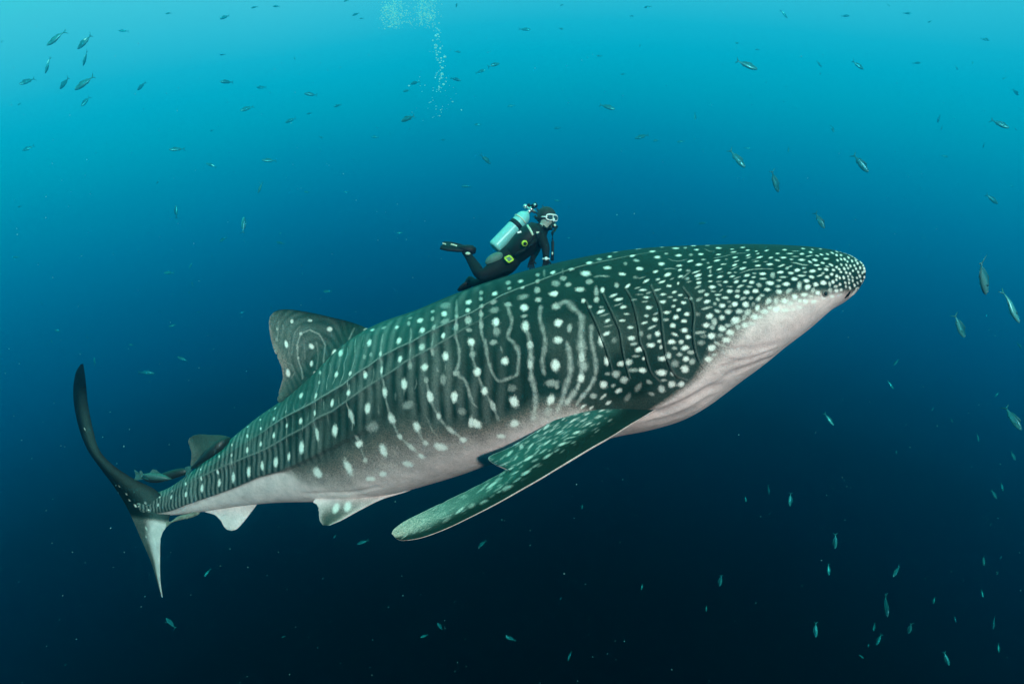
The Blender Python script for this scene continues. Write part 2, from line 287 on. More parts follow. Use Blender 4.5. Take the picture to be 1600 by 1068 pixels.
SPOTS = [[2561,1228,264,-199,216,1648,85],[2265,900,254,-48,172,1488,85],[2295,2374,263,990,105,2557,85],[2634,2571,266,738,67,2158,85],[2648,3766,283,504,-68,2183,85],[2310,3452,217,563,-25,1673,85],[2305,3988,207,453,-130,2979,40],[2260,5163,404,461,-322,4216,85],[2594,5181,424,388,-283,3477,85],[1994,2554,263,1010,63,2620,85],[1943,4116,281,654,-125,2410,85],[1921,5085,394,512,-267,3442,85],[1547,2440,206,879,11,2145,85],[1566,3776,222,742,-71,3186,85],[1547,4880,331,641,-188,4234,85],[1122,700,224,1002,-11,1058,50],[1204,3214,279,1042,-19,3114,85],[1201,4763,311,805,-172,4039,85],[782,500,169,703,-34,1975,85],[834,2878,198,679,-79,3572,40],[815,4144,273,773,-140,4373,85],[509,3003,241,544,-65,2861,85],[440,4857,232,317,-185,4248,85],[166,3539,225,627,-115,2845,85],[175,6089,265,-63,-99,4158,85],[10,4141,227,479,-82,2262,85],[0,2100,227,-114,28,2659,85],[144,9275,219,-497,9,1138,60],[2551,1128,220,-157,214,1649,85],[2849,1540,277,1468,-61,978,85],[3148,1367,253,1411,-157,1005,85],[2635,2569,288,799,77,2453,85],[2926,2644,236,532,44,1677,85],[3211,2546,297,919,-25,1512,85],[3476,2700,153,374,49,1641,50],[3761,2394,400,1494,-146,1709,95],[4094,3231,230,644,-182,1201,85],[4628,3899,260,364,-188,1125,90],[4357,3997,271,453,-169,1269,100],[4046,3907,222,383,-66,1134,85],[3765,3797,369,614,-76,1645,95],[3487,3569,251,443,-39,1317,85],[3206,3657,315,521,-68,1944,95],[2921,3750,246,362,-66,1847,85],[2645,3758,264,474,-75,2462,85],[2595,5166,410,324,-232,3304,95],[2871,5067,365,53,-95,2707,85],[3149,5062,492,285,-244,2573,95],[3422,5050,335,290,-258,1800,85],[3691,4898,495,510,-327,2482,100],[4014,4743,331,264,-50,2882,70],[4310,4934,474,361,-161,1741,100],[4870,4646,574,347,-307,1784,100],[4585,4706,308,9,93,2721,60],[4565,5649,523,-550,172,1340,90],[3783,6204,734,-494,64,3186,100],[4291,6414,528,-205,-69,3989,100],[4549,6308,319,307,-189,1217,50],[4455,7197,357,443,-210,1335,85],[4567,5427,265,-19,-1,1156,35],[4463,1698,570,2058,-3,2599,100],[4110,1984,366,1263,182,2187,70],[4137,2655,242,780,-80,993,60],[4450,2923,311,738,-150,1412,90],[4698,3197,280,547,-210,947,85],[3759,2385,446,1670,-145,1718,90],[4094,3216,254,655,-124,1358,80],[4626,3894,318,446,-198,1189,100],[4365,3949,256,341,-65,1122,95],[5025,2042,427,1142,-136,1643,90],[4967,966,497,888,342,2237,60],[4963,2695,416,425,20,1476,35],[5083,2727,321,334,23,1361,35],[5237,2873,205,235,19,1556,60],[4972,3507,482,373,-103,1594,100],[4965,972,503,627,367,2272,75],[5021,2026,395,1059,-134,1655,90],[5171,1244,343,-59,224,1479,40],[5381,1639,265,-384,239,1535,95],[5470,2577,395,896,-84,1666,100],[5496,3385,313,612,-157,1208,100],[5239,2876,232,266,19,1555,70],[4968,3498,465,361,-102,1598,100],[5243,3546,226,222,-58,1650,80],[5232,4315,379,235,-84,1463,90],[5496,4294,424,420,-160,1894,100],[5553,1729,324,672,185,2178,40],[5718,1883,352,-302,299,1959,95],[5784,2550,402,1168,-110,1399,95],[5782,3282,371,948,-178,1211,65],[5860,1578,275,65,196,1652,40],[5892,2134,270,498,68,1644,40],[5929,2661,243,623,-85,1437,40],[6029,2080,392,702,73,1966,100],[6032,3139,234,526,-114,1153,95],[6026,3915,341,353,-91,1674,100],[5783,4031,409,465,-81,1397,90],[5617,3776,303,353,-83,1846,35],[5896,3612,224,271,-57,1658,35],[6314,1873,379,-55,172,1782,90],[6321,2380,310,-48,130,1462,75],[6328,2862,447,1104,-205,1574,50],[6326,3236,404,406,-26,808,30],[6333,3677,461,409,-80,1452,95],[6321,4676,412,92,-53,1368,90],[6178,2956,310,372,-31,2343,40],[6191,2513,255,354,12,1425,40],[6470,1933,243,391,45,1541,40],[6492,2413,243,-282,118,985,40],[6480,2738,300,348,-17,1700,40],[6470,3210,291,292,-69,2126,40],[5949,4632,362,343,-156,1768,28],[5769,4927,387,90,-16,1252,85],[6017,5148,353,101,-60,1172,100],[6336,5243,394,255,-171,1315,90],[6004,1448,851,713,384,3778,25],[6055,2553,548,-21,142,1608,30],[5771,4452,285,302,-93,1120,35],[5529,1275,348,179,225,1522,35],[6324,4104,408,328,-98,1279,35],[6097,4549,411,350,-81,921,40],[5914,4280,157,-13,52,1216,25],[5477,4965,953,384,-81,1292,28],[4861,5226,1183,-464,164,1794,28],[5230,4328,407,251,-108,1840,85],[5485,4364,350,339,-87,966,90],[4870,4646,591,358,-318,1843,100],[4586,4674,351,12,79,2193,60],[5216,5179,547,-113,90,2005,85],[5762,4999,410,85,-28,1507,90],[6006,5196,328,273,-164,1431,100],[4849,6137,682,-114,-182,2894,100],[5488,5706,458,115,-111,2028,95],[5230,5839,410,-186,47,1339,65],[5783,5614,320,-14,-14,1340,65],[5308,6361,320,-497,299,2142,60],[5356,6826,179,1456,-325,675,80],[5091,6984,697,1572,-503,1299,95],[5642,6744,621,1853,-367,1356,100],[5910,6747,355,815,-214,1138,90],[5498,6378,362,415,-221,1204,55],[4647,7152,494,599,-251,1477,90],[4482,7232,520,660,-229,1451,90],[5844,6235,249,-538,324,2197,55],[6028,5682,445,387,-157,1297,22],[6074,6136,296,259,-274,2118,85],[6641,4561,328,249,-99,1053,100],[6318,4665,377,265,-124,1164,80],[6338,5235,374,242,-149,1148,70],[6004,5209,319,266,-170,1493,100],[7086,5026,362,246,-182,1328,100],[6598,5783,476,209,-189,1977,100],[6930,5997,252,902,-365,1412,100],[6116,6235,383,1770,-390,1121,95],[6504,6544,490,403,-213,1562,90],[6290,6946,484,429,-176,1221,90],[5915,6751,353,432,-148,1054,85],[6023,5710,417,366,-158,1304,25],[6367,5767,314,-138,-4,2495,50],[6097,4545,411,351,-81,921,35],[6999,5509,599,556,-116,1054,35],[6631,5349,477,340,-137,1161,22],[6869,6352,254,823,-318,1497,25],[6874,4846,204,182,-153,1573,60],[7027,5628,255,237,-128,1135,30],[6633,1902,362,70,108,1616,95],[6765,1325,355,361,140,2333,40],[6908,1546,330,298,71,1689,65],[6795,1850,252,-108,102,1449,40],[6936,2064,282,39,32,757,60],[7085,1398,262,211,65,1713,40],[7260,1586,344,-65,78,1697,90],[7094,1928,292,-154,74,1371,40],[7460,1679,331,131,28,862,60],[7082,2363,378,507,-34,1743,40],[7076,2821,347,404,-44,1215,50],[7286,2268,500,543,-30,1827,30],[7254,2740,540,320,-17,1237,100],[7376,2072,417,512,-7,1449,35],[7422,2474,372,96,22,1188,40],[7590,2088,416,623,-10,1556,85],[7625,2566,233,305,-22,1079,35],[7529,2811,478,534,-28,1064,60],[7546,3299,214,-112,35,866,80],[7651,3368,216,244,-44,1115,50],[7661,3097,188,225,-45,1353,35],[6635,3225,402,410,-61,1699,100],[6930,2985,389,490,-47,1379,95],[6911,3682,355,268,-62,1891,80],[6912,4294,296,201,-76,1511,60],[7239,3861,503,-30,10,1343,100],[7248,3267,491,398,-80,1353,50],[7190,4387,526,381,-110,1070,80],[7353,4109,292,328,-215,1298,40],[6642,4568,393,298,-126,1329,100],[7083,5042,434,310,-194,1487,100],[6479,2729,311,362,-15,1535,35],[6472,3204,302,303,-71,2203,35],[6452,1455,332,704,115,2161,35],[6472,1954,266,424,38,1339,40],[6493,2381,238,-409,102,731,40],[6628,3572,414,387,-88,1726,30],[6572,3910,446,129,-8,898,40],[6775,2649,414,524,-18,1123,40],[6921,3306,314,141,-1,723,35],[6629,2732,572,264,44,1573,25],[7611,4697,221,192,-125,1651,60],[6865,4863,242,206,-158,1564,60],[6626,2363,406,-123,77,1019,30],[6936,2507,555,310,25,1413,25],[7626,1491,306,467,19,1390,90],[7804,1212,220,210,23,1716,80],[7710,1322,285,1064,-16,1618,40],[7995,1489,281,11,2,790,90],[8047,458,309,149,14,1830,40],[7844,570,279,308,36,1661,35],[8162,1296,294,222,-21,1221,85],[8387,1073,385,336,-42,1580,80],[8559,640,254,189,-24,1497,90],[8263,633,196,245,-28,1495,40],[8574,1413,229,202,-28,1065,75],[8598,1905,253,229,-32,997,80],[8191,1833,277,544,-52,1228,85],[8279,1623,207,188,-34,970,35],[8390,1867,319,194,-43,1016,95],[8480,1034,195,165,-37,1663,40],[8022,1863,258,786,-38,971,45],[7932,1954,168,224,-17,1128,30],[7779,2029,374,628,-21,1043,80],[7597,2098,413,619,-10,1383,80],[8210,2322,267,262,-40,958,85],[8034,2389,281,524,-37,910,100],[7893,2515,297,439,-27,798,85],[8489,2340,282,-306,-4,743,80],[8551,2620,303,79,-24,797,85],[8364,2550,323,50,-26,654,70],[8355,2790,212,-234,5,579,75],[8145,2687,236,-66,-5,619,80],[8232,2919,309,-375,14,791,100],[8065,3025,232,-411,24,597,85],[8148,3057,173,9,-7,503,60],[8172,3202,312,-215,4,481,80],[8341,3102,302,-148,-4,527,75],[8511,2993,401,-355,3,433,75],[8519,3176,360,-275,5,639,95],[8515,3344,271,6,-7,351,60],[8505,3513,267,65,-18,626,90],[8219,3410,235,232,-30,531,85],[8125,3477,247,-75,1,332,50],[8020,3364,276,243,-15,441,90],[7921,3095,224,-612,53,563,90],[7837,2981,198,201,-38,1114,45],[7713,3049,174,319,-92,1167,100],[7661,3050,160,192,-61,1907,35],[7654,3363,187,212,-36,907,55],[7795,3349,342,-290,21,500,75],[7832,3535,385,50,-4,556,90],[7989,3246,256,-21,0,344,35],[8038,3663,241,262,-22,475,85],[8154,3685,235,194,-17,420,85],[8248,3690,233,75,-16,508,85],[8291,3854,241,227,-31,451,80],[8205,3842,219,230,-18,305,40],[8231,3984,201,128,-19,437,60],[8301,4145,279,272,-40,555,90],[8140,3947,232,61,-9,567,85],[8021,3799,273,170,-9,300,40],[7996,3510,275,288,-12,280,30],[7851,3829,288,86,-10,554,85],[7663,3814,313,-115,11,516,90],[8037,4028,225,243,-35,689,100],[8210,4178,181,-13,-1,520,60],[8243,4337,221,75,-13,540,85],[8299,4546,274,195,-34,674,95],[8150,4325,257,190,-20,523,85],[7865,4076,229,296,-28,357,50],[8008,4272,174,181,-24,447,60],[8061,4448,201,239,-34,638,95],[8203,4545,226,170,-26,597,85],[8262,4735,267,292,-36,482,85],[7819,4250,260,168,-20,415,75],[7701,4152,263,-214,26,505,85],[7981,4475,251,62,-7,410,80],[8130,4543,217,258,-23,403,40],[8073,4280,184,-101,8,368,35],[7871,4514,262,231,-31,477,80],[8168,4764,222,258,-44,688,95],[8243,4988,281,276,-56,648,100],[8025,4655,370,-215,13,395,60],[7670,4530,270,-216,24,528,90],[8053,4879,213,234,-45,722,95],[7856,4819,281,232,-47,625,90],[8259,5210,265,328,-45,606,90],[8162,5016,222,667,-70,285,75],[8130,5186,254,323,-40,640,95],[8197,5272,203,266,-44,663,75],[8052,5076,145,159,-26,399,75],[7984,5106,298,291,-36,507,85],[7862,4988,304,54,-13,408,50],[8331,4001,213,195,-23,306,35],[8375,4070,219,51,-14,490,60],[8509,3890,333,-43,0,537,50],[8466,4155,366,-120,13,534,35],[8484,3684,344,-325,21,503,40],[8401,3237,296,204,-44,642,30],[8436,2868,239,148,-36,590,30],[7611,2562,236,307,-23,1170,35],[7534,2812,407,457,-27,1023,60],[7544,3301,165,166,-36,884,60],[7590,3579,185,187,-31,661,45],[7674,3668,180,199,-18,390,35],[8300,3386,67,286,-96,456,90],[7818,3714,464,-213,6,265,30],[7689,3950,431,-56,2,315,25],[7698,4319,462,39,-2,236,22],[7942,3659,216,32,-3,342,30],[8063,3516,194,-56,2,361,40],[7940,4758,181,167,-53,801,30],[7993,4892,188,181,-52,764,35],[8405,4658,312,292,-67,725,20],[8411,3397,315,-113,-2,290,30],[8258,3145,249,-330,9,286,30],[7399,5017,374,176,-237,1594,70],[7308,5586,427,428,-337,1411,90],[7612,4695,197,44,-42,1641,80],[7610,5266,230,50,-46,1304,85],[7519,5933,398,61,-70,1315,100],[7587,5632,261,229,-41,458,35],[7709,5431,313,257,-81,879,80],[7714,4773,264,197,-72,839,20],[7782,5447,331,-126,17,962,60],[7860,4984,305,54,-13,409,50],[7891,5154,315,-23,-1,717,95],[7986,5124,297,295,-43,614,90],[8053,5247,113,137,-41,672,60],[7908,5443,130,128,-36,500,80],[7851,5316,345,305,-32,405,30],[7871,5781,329,334,-63,827,90],[7803,5709,512,469,-58,698,35],[8040,5592,275,357,-49,805,95],[8010,6036,352,487,-73,1183,100],[8086,5563,203,299,-54,978,60],[8214,5499,328,110,2,736,90],[8139,5399,193,268,-30,506,40],[8164,5639,200,303,-35,588,55],[8250,5699,308,471,-39,603,45],[8199,5851,262,426,-54,920,95],[8243,6011,196,698,-150,864,40],[8175,6173,302,549,-73,1367,100],[8116,5866,263,426,-66,1217,30],[8080,6179,121,-139,51,1065,40],[7649,5697,352,356,-102,1271,45],[7698,5935,337,338,-99,1148,50],[7371,6237,461,163,-112,1008,50],[7622,6254,347,-371,25,844,70],[7601,6032,259,-120,0,633,30],[7468,6341,450,-749,42,428,65],[7494,6599,397,-462,19,709,80],[7199,6521,436,-528,34,540,85],[7283,6648,393,-449,24,422,75],[7396,6870,380,-194,-17,447,70],[7202,6888,293,-282,5,394,75],[7314,7086,535,-176,-37,621,60],[7137,7095,339,-361,1,512,65],[8059,6537,252,472,-68,1337,90],[8121,6664,220,-218,63,1392,85],[7976,6602,256,-416,108,1703,60],[7886,6672,226,790,-102,617,30],[7796,6302,156,665,-387,1460,22],[7675,6564,123,827,-345,1309,20],[7895,6217,223,693,-105,602,30],[8010,6297,232,347,-32,528,35],[8559,674,227,172,-18,1081,90],[8679,755,194,164,-18,811,70],[8575,1401,213,188,-23,876,85],[8599,1897,244,221,-28,882,80],[8510,1880,184,131,-34,987,30],[8752,1377,214,514,-42,1238,90],[8731,2073,208,39,-18,665,80],[8851,1664,165,196,-28,670,70],[8849,1983,254,11,-23,612,80],[8943,1522,187,189,-45,946,85],[8966,1915,191,-45,-32,705,75],[9028,2089,148,127,-32,581,70],[9121,2081,225,-563,-30,803,85],[9027,2347,188,-330,-18,564,70],[9195,2462,168,126,-34,624,70],[8944,2403,224,-519,-13,694,85],[9026,2659,304,-407,-20,669,90],[8939,2593,211,-368,-8,406,50],[8837,2450,208,-111,-20,705,85],[9120,2779,256,-251,-28,753,80],[9162,3043,197,651,-55,669,60],[8486,2345,291,-314,-4,652,85],[8703,2514,259,-183,-9,627,85],[8772,2513,115,157,-26,651,25],[8602,2333,189,180,-24,642,45],[8839,2731,251,-381,-4,359,55],[8890,2895,158,207,-28,550,65],[8979,2925,257,-4,-15,372,55],[9056,3042,217,78,-19,377,35],[9082,3249,295,328,-47,761,90],[8978,3212,259,221,-31,621,95],[8811,2953,200,-315,-2,647,90],[8738,2801,218,120,-14,475,70],[8550,2628,299,149,-25,690,90],[8632,2862,238,-185,-2,480,85],[8631,2598,133,140,-25,626,30],[8699,3054,229,-249,0,464,85],[8801,3129,334,-697,3,255,50],[8860,3228,244,-162,-10,617,85],[8435,2866,242,150,-34,560,25],[8508,2988,388,-343,2,274,75],[8519,3181,337,-256,4,556,95],[8618,3296,200,-31,-6,493,80],[8760,3333,154,121,-15,483,65],[8798,3370,124,183,-18,402,30],[8870,3638,228,-3,-14,675,85],[8988,3723,271,287,-37,744,95],[8928,3618,148,217,-26,486,35],[9066,3913,225,314,-100,1646,40],[8686,3432,228,-99,-2,566,90],[8769,3542,175,-11,-7,461,65],[8912,3802,179,274,-26,496,60],[8974,3979,286,437,-30,532,60],[8796,3656,294,-292,1,338,35],[8514,3346,294,6,-6,285,35],[8629,3077,84,95,-57,1286,30],[8606,3558,184,215,-19,379,70],[8506,3515,270,23,-12,577,95],[8397,3248,255,178,-36,519,25],[8715,3733,186,164,-18,600,80],[8783,3828,206,-58,-5,686,95],[8841,3882,187,-43,-5,552,55],[8886,4013,190,306,-44,857,90],[9024,4272,329,518,-57,990,90],[8932,4222,205,336,-56,1050,50],[8670,3647,238,188,-9,282,40],[8669,3801,165,801,-49,351,40],[8732,3973,273,535,-14,261,35],[8799,4065,231,-111,1,518,70],[8608,3818,286,353,-37,710,95],[8477,3688,362,-337,17,407,35],[8862,4192,205,470,-30,461,50],[8723,4170,203,327,-33,727,95],[8775,4247,153,265,-28,640,50],[8831,4389,221,381,-39,830,90],[8893,4450,240,281,-31,898,90],[8987,4549,292,494,-44,808,75],[8500,3889,310,297,-36,544,50],[8545,4064,253,-12,0,703,70],[8607,4002,248,438,-28,391,40],[8632,4179,245,339,-20,391,70],[8670,4044,169,-421,24,328,40],[8763,4452,172,304,-30,700,80],[8685,4385,232,437,-34,583,75],[8899,4801,210,-245,44,923,70],[8932,4708,206,362,-32,626,50],[8796,4601,225,-88,8,592,45],[8848,4661,167,297,-33,697,40],[8462,4179,363,-225,24,483,35],[8536,4324,344,23,1,725,95],[8626,4355,147,735,-85,418,50],[8736,4714,193,337,-41,903,100],[8801,4845,214,381,-47,1005,95],[8649,4631,232,353,-45,853,100],[8967,4996,184,740,-210,1052,65],[8594,4477,162,218,-39,666,35],[8702,4564,135,223,-22,460,30],[8509,4548,517,79,1,413,45],[8874,5116,184,348,-48,1015,80],[8600,4762,263,638,-65,542,75],[8676,4917,243,490,-49,654,80],[8751,5009,258,185,-11,820,65],[8523,4839,370,210,-19,864,95],[8624,5017,226,300,-50,740,80],[8799,5154,215,93,5,1109,50],[8845,5405,242,536,-36,901,75],[8715,5210,266,508,-31,673,95],[8699,4741,146,243,-27,549,30],[8852,4921,137,238,-40,821,30],[9014,5456,301,673,-52,1265,80],[9279,2063,206,87,-52,973,85],[9356,2279,317,142,-28,513,30],[9195,2462,181,136,-26,468,75],[9300,2539,264,191,-36,664,80],[9391,2640,199,138,-57,1048,90],[9444,1892,162,681,-89,1331,85],[9516,2043,74,919,-78,1016,70],[9594,1899,100,537,-76,1059,75],[9476,2476,146,495,-83,1249,90],[9322,2857,297,270,-23,437,50],[9225,2876,245,377,-51,852,95],[9283,3085,174,182,-45,831,45],[9162,3043,214,707,-51,613,50],[9436,2919,363,-530,-25,638,60],[9358,3207,254,441,-60,1044,90],[9416,3462,144,1335,-83,735,75],[9463,3348,206,886,-84,1121,95],[9505,2951,138,819,-62,813,75],[9548,2849,125,983,-78,1002,85],[9602,2822,94,1014,-91,1138,75],[9657,2594,102,1302,-113,1394,85],[9561,3371,227,571,-60,1021,80],[9513,3707,164,740,-62,866,80],[9459,3806,247,571,-43,766,80],[9177,3448,308,-454,-6,610,75],[9212,3670,190,-134,-19,998,50],[9243,3591,229,-192,-12,575,40],[9287,3906,264,390,-54,1086,95],[9345,3856,182,273,-33,686,45],[9147,3846,273,372,-51,893,95],[9404,4160,280,493,-49,1085,95],[9467,4133,183,531,-43,752,75],[9520,4285,170,1085,-79,872,90],[9537,4065,140,930,-52,587,60],[9574,3996,145,1407,-78,747,85],[9577,4458,140,958,-72,798,85],[9612,4277,88,855,-94,883,80],[9341,4139,182,302,-32,685,35],[9225,4009,230,502,-46,715,75],[9148,4140,340,504,-30,540,55],[9304,4301,332,561,-29,638,70],[9380,4513,193,1023,-73,754,80],[9450,4567,270,162,-8,660,75],[9482,4486,175,-91,4,857,50],[9506,4800,190,775,-58,949,80],[9553,4727,138,842,-78,893,85],[9592,4963,131,-229,56,1310,90],[9239,4395,284,470,-48,1013,90],[9331,4664,261,599,-52,1054,95],[9104,4263,239,351,-40,661,50],[9159,4537,304,602,-62,1017,95],[9464,5061,262,1171,-95,1142,95],[9397,4982,216,949,-105,944,85],[9549,5231,164,168,18,1609,85],[9582,5187,116,3,27,1259,80],[9262,4806,199,656,-164,1980,60],[9329,4990,271,473,-52,1299,90],[9517,5291,123,199,13,2254,55],[9568,5645,243,926,-12,1282,60],[9609,5641,144,173,33,1531,85],[9081,4529,254,406,-46,792,45],[9167,4894,310,-191,36,1004,50],[9074,4777,288,617,-72,939,75],[9573,6004,244,1078,3,1532,95],[9621,6149,141,18,88,1743,85],[9516,5731,191,897,-39,1777,50],[9363,5273,137,973,-160,1102,50],[9402,5495,259,754,-31,1475,95],[9204,5254,286,601,-56,1476,100],[9287,5312,310,717,-32,1041,80],[9534,6273,271,1356,14,1572,95],[9450,5996,298,1197,-6,1183,55],[9339,5555,243,822,-31,843,45],[9620,6568,352,1536,38,1213,50],[9103,5240,369,721,-61,1249,90],[9030,5102,202,662,-155,1270,50],[9360,5933,283,939,-14,1349,85],[9287,5711,280,778,-31,1508,90],[9156,5468,250,80,34,1206,50],[9241,5546,227,565,-34,1208,70],[8966,5283,194,404,-39,876,70],[9018,5447,328,732,-50,1199,90],[9089,5669,387,933,-36,1015,70],[9226,5857,345,968,-24,1179,50],[9168,5827,283,759,-24,957,40],[8520,4833,363,315,-39,799,80],[8463,5062,438,347,-43,699,90],[8492,5468,454,660,-87,1119,100],[8461,5866,527,845,-98,1239,100],[8396,6191,485,849,-83,1120,85],[8600,5361,338,582,-63,1095,90],[8655,5620,315,661,-55,1178,95],[8613,5830,395,842,-60,1191,100],[8716,5269,314,621,-57,1279,95],[8624,5027,277,377,-50,763,60],[8554,5056,267,342,-83,1124,55],[8519,5202,288,389,-59,776,50],[8379,5204,647,559,-31,525,40],[8532,5804,301,1212,-103,422,50],[8768,5575,247,589,-44,1248,80],[8720,5542,214,476,-40,994,50],[8845,5410,285,632,-50,1258,85],[8805,5134,265,-19,20,1003,55],[8650,5342,267,495,-37,725,50],[8575,5568,259,467,-39,658,35],[8239,6009,253,-376,96,917,40],[8677,4902,279,442,-46,874,60],[8753,5006,273,434,-41,797,60],[8366,5538,485,657,-74,903,25],[8476,6159,368,691,-54,762,35],[8918,5345,366,789,-45,1062,60],[9011,5464,304,684,-50,1228,70],[8813,5620,315,756,-32,906,40],[8410,5362,429,516,-55,591,20],[8578,5991,352,1425,-73,436,30],[8692,5313,131,255,-47,1006,40],[8772,5293,120,567,-132,1143,40],[8881,5493,203,467,-35,918,40],[9614,5132,28,1346,-104,43,80],[9628,4483,71,1111,-89,560,92],[9636,4734,78,1185,-87,472,86],[9651,5193,41,1572,-106,111,83],[9662,5672,78,1690,-104,154,69],[9669,6017,73,1885,-102,-44,76],[9649,3625,53,1192,-104,874,93],[9663,4083,57,1331,-96,643,68],[9676,4504,66,1477,-106,564,87],[9683,4841,69,1353,-101,427,86],[9695,5179,24,1256,-100,113,73],[9700,5470,64,1438,-101,242,66],[9700,5771,52,1489,-101,63,90],[9716,6293,106,2224,-121,-22,93],[9677,2917,27,1396,-157,1618,93],[9689,3478,34,1620,-116,948,80],[9708,4155,32,1327,-105,603,93],[9714,4489,37,1296,-105,497,79],[9719,4989,55,1108,-107,310,85],[9738,5289,83,1585,-98,345,66],[9741,5639,50,1754,-113,55,70],[9766,6163,130,2294,-127,66,90],[9725,2123,43,1685,-145,1541,75],[9723,2851,5,1692,-167,1585,83],[9724,3480,12,1995,-119,907,93],[9737,3734,10,1655,-115,754,79],[9746,4248,23,1849,-114,550,78],[9756,4745,30,1353,-115,368,92],[9790,5445,69,1504,-119,214,78],[9802,6052,136,2344,-104,95,69],[9826,6763,187,2651,-103,100,94],[9760,1500,58,1261,-165,1884,78],[9780,1800,36,1399,-140,1490,79],[9811,1831,23,1563,-147,1636,92],[9781,3082,-27,2402,-169,1350,78],[9792,3573,-32,2182,-137,908,91],[9791,4194,-3,1837,-133,565,78],[9795,4543,8,1538,-135,409,88],[9811,4923,19,1764,-110,173,85],[9823,5341,59,2163,-116,156,75],[9843,5980,167,2450,-134,93,84],[9908,7217,-400,-1835,41,1658,90],[9820,1900,4,2047,-144,1499,73],[9840,2200,-16,2293,-149,1318,86],[9849,2519,-23,1944,-178,1387,75],[9837,3381,-56,2358,-142,893,80],[9835,3838,-55,2793,-139,656,88],[9842,4440,-25,2396,-149,283,80],[9860,5047,12,1918,-187,-116,80],[9936,5899,107,2702,-124,44,74],[9940,6500,158,3287,-147,-310,66],[9940,7000,223,3232,-118,45,87],[9860,2200,-8,2163,-189,1521,73],[9860,2800,-42,2340,-173,1126,77],[9880,3000,35,1805,-241,1489,70],[9941,3266,-63,2792,-150,613,80],[9937,4386,-32,2821,-127,38,90],[9952,4919,481,1638,796,-1358,66],[9940,5900,128,3334,-161,-205,90],[9940,2900,-69,2573,-127,525,79],[9940,3800,-74,2731,-141,165,82],[9940,4500,-54,2658,-146,-229,70]]
